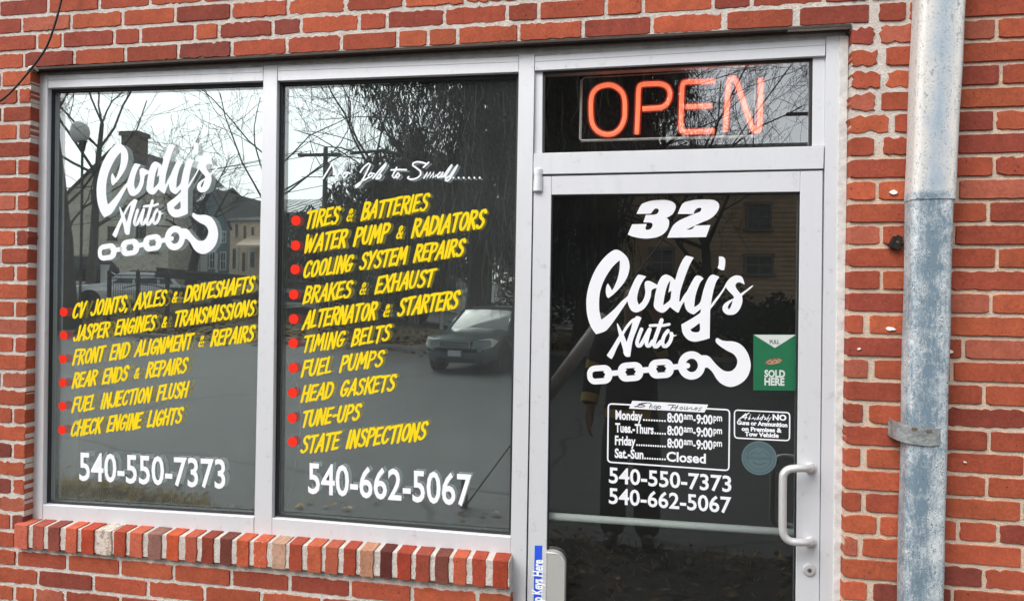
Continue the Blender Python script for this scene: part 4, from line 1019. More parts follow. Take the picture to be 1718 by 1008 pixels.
# black clip on the pier
ca = P(1502, 408, -.012)
cp = empty('wall_clip', (ca.x, -.004, ca.z-.012), 'small black plastic clip stuck on the bricks beside the downspout', 'clip')
b = MB(); R2 = Matrix.Rotation(.45, 3, 'Y')
def rbox(b, hx, hy, hz, c):
    vs = [R2 @ Vector((sx*hx, sy*hy, sz*hz))+Vector(c) for sx in (-1, 1) for sy in (-1, 1) for sz in (-1, 1)]
    b.add(vs, [(0, 1, 3, 2), (4, 6, 7, 5), (0, 4, 5, 1), (2, 3, 7, 6), (0, 2, 6, 4), (1, 5, 7, 3)])
rbox(b, .014, .010, .016, (ca.x, -.012, ca.z)); rbox(b, .009, .004, .020, (ca.x+.002, -.020, ca.z+.002))
b.build('clip_body', mat('black_plastic', (.01, .01, .01), .35), cp)
b = MB(); b.lathe([(.003, -.026), (.0042, -.0245), (.0042, -.020)], (ca.x+.003, 0, ca.z+.002), 'y', 10); b.build('screw', mat('bronze_screw', (.2, .13, .07), .4, .7), cp)
# black cable over the upper left corner
cb = [P(112,-40,-.05), P(103,0,-.05), P(93,38,-.05), P(80,75,-.046), P(66,98,-.04), P(53,115,-.03), P(38,133,-.032), P(18,155,-.04), P(0,170,-.045), P(-40,196,-.05), P(-90,222,-.05)]
b = MB(); b.tube(smooth(cb, 5), .0036, 8)
wr = empty('cable', P(53, 118, -.02), 'thin black cable crossing the bricks over the upper left window corner', 'cable')
b.build('wire', M_black, wr, smooth=True)
b = MB(); k = P(51, 117, -.024); b.tube([(k.x-.012, -.024, k.z-.006), (k.x+.002, -.03, k.z+.004), (k.x+.01, -.022, k.z+.012), (k.x+.006, .002, k.z+.004)], .005, 8); b.build('hook', mat('white_clip', (.7, .68, .64), .5), wr, smooth=True)
# ------------------------------------------------------------------ the street in front of the shop (seen mirrored in the glass)
def MP(px, py, dep):
    v = CAMP+ray(px, py)*dep; return Vector((v.x, 2*GL-v.y, v.z))
rg = random.Random(21)
def asphalt():
    m, t, b, o = base('asphalt')
    n1 = noise(t, o, .35, 5); n2 = noise(t, o, 30, 6, .8); n3 = noise(t, mapped(t, o, (.25, 1.2, 1)), 1.2, 4)
    c = mixc(t, ramp(t, n2, .3, .7), (.040, .043, .044, 1), (.092, .097, .098, 1))
    c = mixc(t, ramp(t, noise(t, mapped(t, o, (.7, 2.2, 1)), 5, 6, .8), .42, .66, 0, .75), c, (.034, .036, .037, 1)); c = mixc(t, ramp(t, noise(t, o, 11, 3, .6), .66, .74, 0, .5), c, (.17, .17, .165, 1))
    c = mixc(t, ramp(t, n1, .35, .65, 0, .5), c, (.092, .096, .097, 1)); c = mixc(t, ramp(t, n3, .55, .75, 0, .5), c, (.055, .055, .057, 1))
    vo = t.nodes.new('ShaderNodeTexVoronoi'); vo.feature = 'DISTANCE_TO_EDGE'; vo.inputs['Scale'].default_value = .16
    ad = t.nodes.new('ShaderNodeVectorMath'); ad.operation = 'ADD'; nv = t.nodes.new('ShaderNodeTexNoise'); nv.inputs['Scale'].default_value = .8; nv.inputs['Detail'].default_value = 5
    t.links.new(o, nv.inputs['Vector']); t.links.new(o, ad.inputs[0]); t.links.new(nv.outputs['Color'], ad.inputs[1]); t.links.new(ad.outputs[0], vo.inputs['Vector'])
    c = mixc(t, ramp(t, vo.outputs[0], .0025, .005), (.012, .012, .012, 1), c)
    t.links.new(c, b.inputs['Base Color']); b.inputs['Roughness'].default_value = .75; setbump(t, b, n2, .4, .01); return m
def ground_mat(name, a, b_, c_, s=3.0):
    m, t, b, o = base(name); n1 = noise(t, o, s, 7, .75); n2 = noise(t, o, s*7, 6, .8)
    c = mixc(t, ramp(t, n1, .35, .65), a, b_); c = mixc(t, ramp(t, n2, .52, .7), c, c_)
    t.links.new(c, b.inputs['Base Color']); b.inputs['Roughness'].default_value = .95; setbump(t, b, n2, .6, .03); return m
M_asph = asphalt(); M_bank = ground_mat('grass_bank', (.12, .105, .045, 1), (.19, .15, .07, 1), (.16, .08, .05, 1)); M_lot = ground_mat('gravel_lot', (.08, .08, .078, 1), (.125, .123, .115, 1), (.06, .055, .05, 1))
M_verge = ground_mat('verge_soil', (.022, .017, .010, 1), (.045, .036, .018, 1), (.05, .033, .018, 1), 8); M_kerb = mat('kerb_concrete', (.26, .25, .23), .9, noise=.25, nscale=6)
b = MB(); b.add([(-150,60,0),(150,60,0),(150,-200,0),(-150,-200,0)], [(0,1,2,3)]); o = b.build('road', M_asph); tag(o, kind='structure')
# verge between road and shop wall
b = MB(); ed = []
xs = [-12+i*.3 for i in range(81)]
VE = [(-20,-3.6),(-8,-3.35),(-4.9,-3.15),(-3.55,-2.89),(-2.7,-2.63),(-1.0,-2.58),(-.57,-2.70),(1,-2.66),(20,-2.6)]
def yv(x):
    for (xa, ya), (xb, yb) in zip(VE, VE[1:]):
        if x <= xb: return ya+(yb-ya)*(x-xa)/(xb-xa)+.03*math.sin(x*3.1)+.02*math.sin(x*7.7+1)
    return -2.6
for j, x in enumerate(xs):
    b.v += [(x, -.03, .03), (x, -1.4, .035+.01*math.sin(x*5)), (x, yv(x)+.12, .03), (x, yv(x), .004)]
for j in range(len(xs)-1):
    for k in range(3): b.f.append([j*4+k, j*4+k+1, j*4+5+k, j*4+4+k]); b.m.append(0); b.c.append(None)
o = b.build('verge', M_verge); tag(o, kind='structure')
KL = [(-90,-37.8),(-60,-31.5),(-40,-27.4),(-20,-23.2),(-8.6,-20.7),(-4,-19.9),(3,-19.2),(20,-18),(60,-16)]
def ky(x):
    for (x0, y0), (x1, y1) in zip(KL, KL[1:]):
        if x <= x1 or (x1, y1) == KL[-1]: return y0+(y1-y0)*(x-x0)/(x1-x0)
def gz(x, y):
    t = ky(x)-y
    if t <= .15: return 0.0
    lf = min(1.0, max(0.0, (-x-8)/14))
    s = min(1, t/4.0); s = s*s*(3-2*s)
    return .13+s*(.30+.62*lf)+max(0, t-4)*.028+lf*min(1.05, max(0, t-4.2)*.42)
xs = [-90+i*2.5 for i in range(61)]
def strip(name, ts, m):
    b = MB(); n = len(ts)
    for x in xs:
        for t in ts: y = ky(x)-t; b.v.append((x, y, gz(x, y)+.02*math.sin(x*1.3+t)))
    for i in range(len(xs)-1):
        for k in range(n-1): b.f.append([i*n+k, i*n+k+1, (i+1)*n+k+1, (i+1)*n+k]); b.m.append(0); b.c.append(None)
    o = b.build(name, m, smooth=True); tag(o, kind='structure'); return o
strip('grass_bank', [.17, .6, 1.2, 2, 3, 4, 5.2], M_bank); strip('car_park', [5.2, 6.2, 7.4, 9, 14, 24, 40, 70, 130], M_lot)
b = MB()
for i in range(len(xs)-1):
    xa, xb = xs[i], xs[i+1]; ya, yb = ky(xa), ky(xb); b.prism([(xa, ya, -.02), (xa, ya, .13), (xa, ya-.17, .14), (xa, ya-.17, -.02)], [(xb, yb, -.02), (xb, yb, .13), (xb, yb-.17, .14), (xb, yb-.17, -.02)], cap=False)
o = b.build('kerb', M_kerb); tag(o, kind='structure')
# fallen leaves
def leaves(name, pts, cols, size, lab=None):
    b = MB()
    for (x, y, z) in pts:
        a = rg.uniform(0, 6.28); s = size*rg.uniform(.6, 1.4); u = Vector((math.cos(a), math.sin(a), rg.uniform(-.4, .4)))*s; v = Vector((-math.sin(a), math.cos(a), rg.uniform(-.5, .5)))*s*.6
        c = Vector((x, y, z+.012+rg.random()*.02)); col = rg.choice(cols); k = rg.uniform(.6, 1.2)
        b.add([c-u, c+v*.9, c+u, c-v], [(0, 1, 2, 3)], 0, (col[0]*k, col[1]*k, col[2]*k, 0))
    o = b.build(name, M_leafc, fixn=False); tag(o, kind='stuff'); return o
def attr_mat(name, rough=.7):
    m, t, b_, o = base(name); at = N(t, 'ShaderNodeAttribute', attribute_name='tint'); t.links.new(at.outputs['Color'], b_.inputs['Base Color']); b_.inputs['Roughness'].default_value = rough; b_.inputs['Specular IOR Level'].default_value = .2; return m
M_leafc = attr_mat('dry_leaf')
LC = [(.20,.09,.035),(.26,.14,.05),(.16,.06,.03),(.30,.18,.06),(.22,.05,.04)]
pts = []
for i in range(5200):
    x = rg.uniform(-42, 6); t = abs(rg.gauss(0, 2.0))+.2; y = ky(x)-t; pts.append((x, y, gz(x, y)))
for i in range(500):
    x = rg.uniform(-30, 6); y = ky(x)+abs(rg.gauss(0, 1.2)); pts.append((x, y, 0))
leaves('leaf_litter', pts, LC, .11)
pts = []
for i in range(2600):
    x = rg.uniform(-4.5, 2.5); y = rg.uniform(yv(x)-.05, -.25); pts.append((x, y, .034))
for i in range(60):
    x = rg.uniform(-6, 2); pts.append((x, yv(x)-abs(rg.gauss(0, .5)), .003))
leaves('leaf_litter', pts, [(.085,.05,.02),(.12,.075,.03),(.05,.03,.015),(.14,.10,.05),(.03,.03,.012)], .035)
pts = []
for px, py in ((497,853),(552,851),(581,856),(836,866)):
    c = GR(px, py, .003); pts += [(c.x+rg.gauss(0, .025), c.y+rg.gauss(0, .02), .004) for i in range(4)]
leaves('leaf_litter', pts, [(.42,.28,.14),(.34,.22,.10)], .026)
b = MB()                                                     # grass on the verge
for i in range(9000):
    x = rg.uniform(-7, 2.2); d = rg.random(); y = yv(x)+.02+d*d*(1.6 if x > -3 else 2.2)
    if x > -3.3 and rg.random() < .88: continue
    h = rg.uniform(.03, .10)*(1.1 if x < -3.3 else .6); a = rg.uniform(0, 6.28); w = .006; dx, dy = math.cos(a)*w, math.sin(a)*w; lx, ly = rg.uniform(-.05, .05), rg.uniform(-.05, .05)
    c = rg.choice([(.50,.43,.19),(.62,.52,.27),(.36,.33,.13),(.66,.54,.30)]); b.add([(x-dx, y-dy, .02), (x+dx, y+dy, .02), (x+lx, y+ly, .03+h)], [(0, 1, 2)], 0, (*c, 0))
o = b.build('grass', M_leafc, fixn=False); tag(o, kind='stuff')

# ---- trees
M_bark = mat('dark_bark', (.045, .04, .035), .95, noise=.4, nscale=9); M_bark2 = mat('grey_bark', (.10, .092, .082), .95, noise=.35, nscale=9)
def branches(mb, p, d, ln, r, lvl, rr, droop=0.0, kids=(5, 7), minr=.004, n=5):
    segs = 5 if lvl < 2 else 4; pts = [Vector(p)]; d = Vector(d).normalized(); rs = [r]
    for i in range(segs):
        d = (d+Vector((rr.gauss(0, .16), rr.gauss(0, .16), rr.gauss(.05, .12)-droop*(i/segs)))).normalized()
        pts.append(pts[-1]+d*ln/segs); rs.append(max(minr, r*(1-.62*(i+1)/segs)))
    mb.tube(pts, rs, n if lvl < 2 else 3, caps=False)
    if lvl >= 4: return
    k = rr.randint(*kids)
    for i in range(k):
        t = .3+.7*(i+rr.random())/k; j = min(segs-1, int(t*segs)); q = pts[j]+(pts[j+1]-pts[j])*(t*segs-j if t*segs-j < 1 else 1)
        ax = Vector((rr.gauss(0, 1), rr.gauss(0, 1), rr.gauss(.25, .6))).normalized(); dd = (d*.75+ax*.9).normalized()
        branches(mb, q, dd, ln*rr.uniform(.45, .7), max(minr, rs[j]*rr.uniform(.4, .62)), lvl+1, rr, droop, kids, minr, n)
def bare_tree(px, dep, h, r, seed, label, group, lean=(0, 0), kids=(4, 6), limbs=7, minr=.006, m=None, zb=None, lk=.55):
    c = MP(px, 500, dep); z = gz(c.x, c.y) if zb is None else zb; rr = random.Random(seed)
    t = empty('bare_tree', (c.x, c.y, z), label, 'tree', group)
    tr = MB(); pts = [Vector((c.x, c.y, z-.1))]; d = Vector((lean[0], lean[1], 1)).normalized(); rs = [r*1.25]
    for i in range(7): d = (d+Vector((rr.gauss(0, .05), rr.gauss(0, .05), .05))).normalized(); pts.append(pts[-1]+d*h*.62/7); rs.append(r*(1-.09*(i+1)))
    tr.tube(pts, rs, 9, caps=False); tr.build('trunk', m or M_bark, t, smooth=True, fixn=False)
    cr = MB()
    for i in range(limbs):
        j = rr.randint(3, 7); a = 6.28*i/limbs+rr.uniform(-.4, .4); dd = Vector((math.cos(a)*.8, math.sin(a)*.8, rr.uniform(.35, 1.1)))
        branches(cr, pts[j], dd, h*rr.uniform(.34, .5), rs[j]*lk, 1, rr, kids=kids, minr=minr)
    cr.build('crown', m or M_bark, t, fixn=False); return t
G_T = 'bare trees across the street'
bare_tree(150, 36, 15, .26, 1, 'bare tree standing in front of the stone house', G_T, (.05, 0), (4, 6), 8, .009, M_bark2)
bare_tree(117, 31, 15, .45, 12, 'thick trunked old bare tree at the stone house left end', G_T, (-.03, 0), (3, 4), 4, .009, M_bark, None, .2)
bare_tree(318, 40, 7.5, .30, 2, 'small dark bare tree before the green and blue houses', G_T, (0, 0), (3, 5), 6, .010)
bare_tree(452, 34, 13, .15, 3, 'slender bare tree before the metal roofed house', G_T, (.0, 0), (3, 4), 6, .007, M_bark2)
bare_tree(628, 31, 12, .24, 4, 'leaning bare tree beside the ivy covered evergreen', G_T, (-.05, 0), (4, 5), 7, .007)
bare_tree(1010, 24, 12.5, .3, 5, 'bare tree with dense twigs before the clapboard house', G_T, (.04, 0), (5, 7), 10, .006)
bare_tree(1190, 21.8, 9.5, .2, 6, 'twiggy bare tree close to the clapboard house wall', G_T, (-.05, 0), (5, 6), 8, .005)
bare_tree(1600, 26, 13, .3, 8, 'bare tree beyond the clapboard house corner', G_T, (-.1, 0), (4, 6), 8, .007)
M_ever = attr_mat('evergreen_leaf', .65)
def evergreen(px, dep, h, blobs, label, leaves_n, seed, size=.16, hang=.5, strands=0):
    c = MP(px, 500, dep); z = gz(c.x, c.y); rr = random.Random(seed)
    t = empty('evergreen_tree', (c.x, c.y, z), label, 'tree', 'evergreens across the street')
    tr = MB(); pts = [Vector((c.x+.15*math.sin(i), c.y, z-.1+i*h*.85/7)) for i in range(8)]; tr.tube(pts, [.55*(1-.1*i) for i in range(8)], 9, caps=False)
    for i in range(14):
        j = rr.randint(2, 7); a = rr.uniform(0, 6.28); branches(tr, pts[j], (math.cos(a), math.sin(a), .3), h*.3, .13, 3, rr, .1)
    tr.build('trunk', M_bark, t, fixn=False)
    cr = MB(); tot = sum(b_[3]**2*b_[4] for b_ in blobs)
    for (bx, by, bz, br, bh) in blobs:
        for i in range(int(leaves_n*br**2*bh/tot)):
            u = Vector((rr.gauss(0, 1), rr.gauss(0, 1), rr.gauss(0, 1))).normalized()*(rr.random()**.4)
            p = Vector((c.x+bx+u.x*br, c.y+by+u.y*br, z+bz+u.z*bh))
            p += Vector((math.sin(p.z*2.1+p.x)*.25, 0, math.sin(p.x*1.7)*.3))
            a = rr.uniform(0, 6.28); s = size*rr.uniform(.6, 1.6); dn = Vector((rr.gauss(0, .35), rr.gauss(0, .35), -1+rr.random()*(1-hang)*1.6)).normalized()
            w = Vector((math.cos(a), math.sin(a), rr.gauss(0, .3)))*s*.30
            k = rr.uniform(.6, 1.5); q = p+dn*s*2.4
            cr.add([p-w*.4, p+w, q, p-w+dn*s*.5], [(0, 1, 2, 3)], 0, (.028*k, .036*k, .022*k, 0))
    for i in range(strands):
        bx, by, bz, br, bh = rr.choice(blobs); a = rr.uniform(0, 6.28); p = Vector((c.x+bx+math.cos(a)*br*.95, c.y+by+math.sin(a)*br*.95, z+bz+rr.uniform(-.7, .5)*bh)); pp = [p]
        for k in range(4): p = p+Vector((rr.gauss(0, .12), rr.gauss(0, .12), -rr.uniform(.3, .9))); pp.append(p)
        k = rr.uniform(1.2, 4.5); cr.tube(pp, .010, 3, caps=False, col=(.05*k, .045*k, .038*k, 0))
    cr.build('crown', M_ever, t, fixn=False); return t
evergreen(800, 27.5, 17, [(0,0,12.5,4.4,3.6),(-2.6,.6,9.6,2.3,2.6),(2.5,-.4,9,3.4,3.6),(.8,0,5.8,2.9,3.2),(3.4,.3,4.6,2.6,3.4),(-1.2,.2,13.5,2.6,2.0),(1.2,1.4,7.6,2.6,4.6),(-4.2,.5,2.4,2.0,2.2),(-2.4,1.0,4.2,1.8,2.4),(5.6,-.5,10.5,2.8,4.0)], 'huge dark evergreen hung with trailing vines behind the parked wagon', 72000, 31, .105, .9, 800)
evergreen(985, 26, 14, [(0,0,8.4,3.2,3.6),(-.8,.3,4.6,2.9,3.4),(.4,0,11.4,2.2,2.6)], 'dark evergreen standing between the vine hung tree and the clapboard house', 40000, 32, .105, .85, 320)

evergreen(690, 44, 11, [(-2.5,0,4.5,3.6,4.2),(2.5,0,5.0,3.6,4.6),(0,.5,7.5,3.0,3.0),(-6.0,0,3.2,2.6,3.0)], 'broad evergreen clump behind the black truck', 22000, 33, .2, .5)
# ---- utility pole, wires, street lamp
c = MP(541, 500, 42); zt_ = MP(541, 248, 42).z; pz = gz(c.x, c.y)
up_ = empty('utility_pole', (c.x, c.y, pz), 'grey wooden utility pole with a crossarm beside the metal roof', 'utility pole')
M_pole = mat('weathered_wood', (.12, .105, .09), .9, noise=.3, nscale=12)
b = MB(); b.tube([(c.x, c.y, pz-.1), (c.x+.05, c.y, zt_)], [.19, .13], 10); b.build('pole', M_pole, up_, smooth=True)
b = MB(); b.box(c.x-1.6, c.x+1.1, c.y+.14, c.y+.26, zt_-.55, zt_-.38); b.build('crossarm', M_pole, up_)
for dx in (-1.4, -.8, .5, .95):
    b = MB(); b.lathe([(.03, 0), (.05, .06), (.03, .10), (.045, .14), (.02, .18)], (c.x+dx, c.y+.2, zt_-.38), 'z', 8); b.build('insulator', M_kerb, up_)
b = MB(); b.lathe([(.16, 0), (.22, .06), (.22, .62), (.16, .7)], (c.x+.36, c.y+.2, zt_-1.7), 'z', 12); b.build('transformer', M_kerb, up_)
c2 = MP(1412, 500, 30); z2 = gz(c2.x, c2.y); zc2 = MP(1340, 190, 30).z
up2 = empty('utility_pole', (c2.x, c2.y, z2), 'utility pole right of the clapboard house, its crossarm reaching into the transom view', 'utility pole')
b = MB(); b.tube([(c2.x, c2.y, z2-.1), (c2.x, c2.y, zc2+.5)], [.17, .12], 10); b.build('pole', M_pole, up2, smooth=True)
b = MB(); b.box(MP(1321, 190, 30).x, c2.x+1.2, c2.y+.12, c2.y+.22, zc2-.07, zc2+.07); b.build('crossarm', M_pole, up2)
def wire(p, q, sag, label):
    b = MB(); p, q = Vector(p), Vector(q); b.tube([p+(q-p)*(i/16)-Vector((0, 0, sag*4*(i/16)*(1-i/16))) for i in range(17)], .02, 4)
    o = b.build('overhead_wire', M_black, smooth=True); tag(o, label, 'wire', 'overhead wires of the street')
for k, dx in enumerate((-1.4, -.8, .95)):
    wire((c.x+dx, c.y+.2, zt_-.22), (c.x-40, c.y-9+k*.6, zt_-.9), .9, ['upper street wire running left from the pole', 'middle street wire running left from the pole', 'third street wire running left from the pole crossarm'][k])
wire((c.x+.1, c.y, zt_-2.2), (c.x-40, c.y-6, zt_-4.6), .8, 'lowest street wire running left across the house fronts')
wire((c.x+.1, c.y, zt_-.5), (c.x+40, c.y+9, zt_-.9), 1.0, 'street wire running right through the trees')
c = MP(134, 500, 30); g0 = MP(134, 222, 30)
lz = gz(c.x, c.y)
lp = empty('street_lamp', (c.x, c.y, lz), 'black street lamp with a white globe in front of the stone house', 'street lamp')
b = MB(); b.lathe([(.2, 0), (.2, .1), (.12, .25), (.07, .4), (.055, 1.0), (.05, g0.z-lz-.85), (.09, g0.z-lz-.8), (.16, g0.z-lz-.42), (.2, g0.z-lz-.38)], (c.x, c.y, lz), 'z', 14); b.build('post', M_black, lp, smooth=True)
b = MB(); b.lathe([(.2, -.42), (.33, -.25), (.39, .0), (.34, .25), (.2, .42), (.06, .5)], (g0.x, g0.y, g0.z), 'z', 18); b.build('globe', mat('white_globe', (.9, .86, .84), .3), lp, smooth=True)

# ---- houses
M_tin = mat('grey_tin_roof', (.20, .22, .23), .5, metal=.2, noise=.15, nscale=4); M_slate = mat('dark_shingle', (.065, .066, .066), .9, noise=.3, nscale=6)
M_stone = None
def stonework():
    m, t, b, o = base('rubble_stone'); vo = t.nodes.new('ShaderNodeTexVoronoi'); vo.inputs['Scale'].default_value = 3.2; t.links.new(mapped(t, o, (1, 1, 1.9)), vo.inputs['Vector'])
    cr = t.nodes.new('ShaderNodeSeparateXYZ'); t.links.new(vo.outputs['Color'], cr.inputs[0])
    c = mixc(t, cr.outputs[0], (.78, .66, .48, 1), (.56, .47, .34, 1)); c = mixc(t, ramp(t, vo.outputs['Distance'], .25, .42), c, (.78, .72, .60, 1)); c = mixc(t, ramp(t, noise(t, o, 1.2, 4), .5, .7, 0, .5), c, (.40, .34, .27, 1))
    t.links.new(c, b.inputs['Base Color']); b.inputs['Roughness'].default_value = .95; return m
M_stone = stonework()
M_paintw = mat('white_trim', (.7, .7, .68), .6); M_wglass = mat('dark_pane', (.03, .035, .04), .08, spec=.8)
def win(par, px, py, w, h, yr, trim=M_paintw, sash=True, shutter=None):
    a, d = PM(px-w/2, py-h/2, yr+.05), PM(px+w/2, py+h/2, yr+.05); x0, x1, z1, z0 = a.x, d.x, a.z, d.z
    t_ = .09
    b = MB(); b.box(x0-t_, x0, yr, yr+.06, z0, z1); b.box(x1, x1+t_, yr, yr+.06, z0, z1); b.box(x0-t_-.03, x1+t_+.03, yr, yr+.08, z1, z1+t_*1.3); b.box(x0-t_-.05, x1+t_+.05, yr, yr+.11, z0-t_, z0)
    if sash: b.box(x0, x1, yr+.01, yr+.05, (z0+z1)/2-.03, (z0+z1)/2+.03); b.box((x0+x1)/2-.02, (x0+x1)/2+.02, yr+.011, yr+.045, z0, (z0+z1)/2-.031); b.box((x0+x1)/2-.02, (x0+x1)/2+.02, yr+.011, yr+.045, (z0+z1)/2+.031, z1)
    f = b.build('window', trim, par)
    b = MB(); b.box(x0, x1, yr-.02, yr+.012, z0, z1); b.build('pane', M_wglass, f)
    if shutter:
        for s in (-1, 1):
            sw = (x1-x0)*.45; xa = (x0-t_-sw) if s < 0 else x1+t_
            b = MB(); b.box(xa, xa+sw, yr+.002, yr+.05, z0, z1)
            for q in range(9): zz = z0+(z1-z0)*(q+.5)/9; b.box(xa+.05, xa+sw-.05, yr+.05, yr+.065, zz-.03, zz+.03)
            b.build('shutter', shutter, f)
def house(name, label, x0, x1, ze, zr, yr, dep, m, roofm, gable=False, zb=0.0, ridge=.5, over=.25):
    h = empty(name, ((x0+x1)/2, yr-dep/2, zb), label, 'house', 'houses across the street')
    b = MB()
    if gable:
        xm = x0+(x1-x0)*ridge
        b.prism([(x0, yr, zb), (x1, yr, zb), (x1, yr, ze), (xm, yr, zr), (x0, yr, ze)], [(x0, yr-dep, zb), (x1, yr-dep, zb), (x1, yr-dep, ze), (xm, yr-dep, zr), (x0, yr-dep, ze)])
        b.build('wall', m, h)
        b = MB(); t_ = .16
        for xe in (x0, x1):
            s = -1 if xe == x0 else 1; xo = xe+s*over; zo = ze-over*(zr-ze)/abs(xm-xe)
            b.prism([(xm, yr+over, zr+.01), (xo, yr+over, zo+.01), (xo, yr+over, zo+t_), (xm, yr+over, zr+t_)], [(xm, yr-dep-over, zr+.01), (xo, yr-dep-over, zo+.01), (xo, yr-dep-over, zo+t_), (xm, yr-dep-over, zr+t_)])
    else:
        b.box(x0, x1, yr-dep, yr, zb, ze); b.build('wall', m, h); b = MB(); ym = yr-dep/2; t_ = .16
        for yo in (yr+over, yr-dep-over):
            s = 1 if yo > ym else -1
            b.prism([(x0-over, ym, zr), (x0-over, yo, ze-.02), (x0-over, yo, ze+t_), (x0-over, ym, zr+t_)], [(x1+over, ym, zr), (x1+over, yo, ze-.02), (x1+over, yo, ze+t_), (x1+over, ym, zr+t_)])
        for k in range(int((x1-x0)/.6)):                      # standing seams
            if roofm is M_tin: xx = x0+k*.6; b.prism([(xx, ym, zr+t_+.001), (xx, yr+over, ze+t_+.001), (xx, yr+over, ze+t_+.05), (xx, ym, zr+t_+.05)], [(xx+.04, ym, zr+t_+.001), (xx+.04, yr+over, ze+t_+.001), (xx+.04, yr+over, ze+t_+.05), (xx+.04, ym, zr+t_+.05)])
    rf = b.build('roof', roofm, h); h['_'] = 0; del h['_']; return h, rf
X = lambda px, yr: PM(px, 490, yr).x
Z = lambda px, py, yr: PM(px, py, yr).z
yr = -47.0
zb = lambda x: gz(x, yr)-.1
h1, rf = house('stone_house', 'tan rubble stone house with a gable and a dark brick chimney', X(106, yr), X(281, yr), Z(280, 330, yr), Z(200, 246, yr), yr, 12, M_stone, M_slate, True, zb(X(200, yr)), .5)
a, d = PM(206, 229, yr-1), PM(233, 290, yr-1); b = MB(); b.box(a.x, d.x, yr-2, yr-.8, d.z, a.z); b.box(a.x-.12, d.x+.12, yr-2.12, yr-.68, a.z, a.z+.35); b.build('chimney', mat('sooty_brick', (.20, .15, .12), .9, noise=.4, nscale=5), rf)
for px, py, w, hh in ((188,392,12,20),(236,387,12,22),(258,418,11,12),(196,425,10,12),(160,330,12,20)): win(h1, px, py, w, hh, yr, mat('brown_trim', (.12, .10, .08), .7))
yr = -50.0
M_teal = mat('dark_green_boards', (.022, .06, .05), .7, noise=.15, nscale=3)
h2, rf = house('green_house', 'dark green boarded house between the stone house and the blue house', X(283, yr), X(319, yr), Z(300, 345, yr), Z(300, 300, yr), yr, 11, M_teal, M_tin, False, zb(X(300, yr)))
M_blue = mat('blue_grey_siding', (.17, .25, .28), .7, noise=.1, nscale=3)
h3, rf = house('blue_house', 'blue grey gabled house with tall white framed windows', X(319.5, yr), X(383, yr), Z(380, 378, yr), Z(352, 318, yr), yr, 11, M_blue, M_slate, True, zb(X(350, yr)), .5)
for px, py, w, hh in ((355.5,436,7,27),(374,438,7,27),(374.5,398,6,16),(352,398,6,16)): win(h3, px, py, w, hh, yr)
for px in (322, 336): 
    a, d = PM(px, 428, yr+.05), PM(px+11, 466, yr+.05); b = MB(); b.box(a.x, d.x, yr+.001, yr+.09, d.z, a.z); 
    for q in range(4): b.box(a.x+.08, d.x-.08, yr+.09, yr+.11, d.z+(a.z-d.z)*(q+.12)/4, d.z+(a.z-d.z)*(q+.88)/4)
    b.build('garage_door', M_paintw, h3)
for px in (346, 364): a = PM(px, 424, yr); b = MB(); b.box(a.x-.1, a.x+.1, yr+.001, yr+.07, zb(a.x), a.z); b.build('trim_board', M_paintw, h3)
M_tan = mat('cream_siding', (.92, .74, .55), .75, noise=.1, nscale=3)
h4, rf = house('cream_house', 'cream two storey house with a small porch and dark shutters', X(384, yr), X(452, yr), Z(400, 372, yr), Z(400, 352, yr), yr, 12, M_tan, M_tin, False, zb(X(410, yr)))
M_shut = mat('dark_shutter', (.03, .032, .03), .6)
for px, py, w, hh in ((397,387,4.5,23),(411,390,4.5,22),(424,391,4.5,20),(393,434,5,34),(409,440,5,32),(423,436,8,26),(438,436,5,30)): win(h4, px, py, w, hh, yr, M_paintw if w > 6 else M_tan, False)
a, d = PM(396, 415, yr+2), PM(440, 470, yr+2)
b = MB(); b.prism([(a.x, yr+.01, a.z+.9), (a.x, yr+2.1, a.z), (a.x, yr+2.1, a.z+.18), (a.x, yr+.01, a.z+1.1)], [(d.x, yr+.01, a.z+.9), (d.x, yr+2.1, a.z), (d.x, yr+2.1, a.z+.18), (d.x, yr+.01, a.z+1.1)]); b.build('porch_roof', M_tan, h4)
for px in (398, 417, 438): q = PM(px, 470, yr+2); b = MB(); b.tube([(q.x, yr+1.95, zb(q.x)), (q.x, yr+1.95, a.z)], .09, 8); b.build('porch_post', M_paintw, h4)
yr = -62.0
h5, rf = house('tin_roof_house', 'house with a long grey tin roof rising behind the cream house', X(372, yr), X(470, yr), Z(400, 372, yr), Z(400, 318, yr), yr, 16, M_slate, M_tin, False, gz(X(420, yr), yr)-.1)
yr = -44.0
M_rbr = mat('red_house_brick', (.27, .12, .085), .9, noise=.25, nscale=5)
h6, rf = house('brick_house', 'red brick house under a grey tin roof beside the utility pole', X(462, yr), X(545, yr), Z(510, 360, yr), Z(510, 322, yr), yr, 10, M_rbr, M_tin, False, gz(X(500, yr), yr)-.1)
for px, py, w, hh in ((505,428,8,30),(528,428,8,30),(488,400,7,26),(512,392,7,20)): win(h6, px, py, w, hh, yr)
h7, rf = house('peach_house', 'peach coloured low house half hidden behind the black truck', X(546, yr), X(602, yr), Z(570, 392, yr), Z(560, 372, yr), yr-2, 9, mat('peach_stucco', (.48, .30, .22), .8, noise=.12, nscale=4), M_slate, True, gz(X(570, yr), yr)-.1)
for px, py, w, hh in ((560,430,7,26),(580,432,7,26)): win(h7, px, py, w, hh, yr-2)
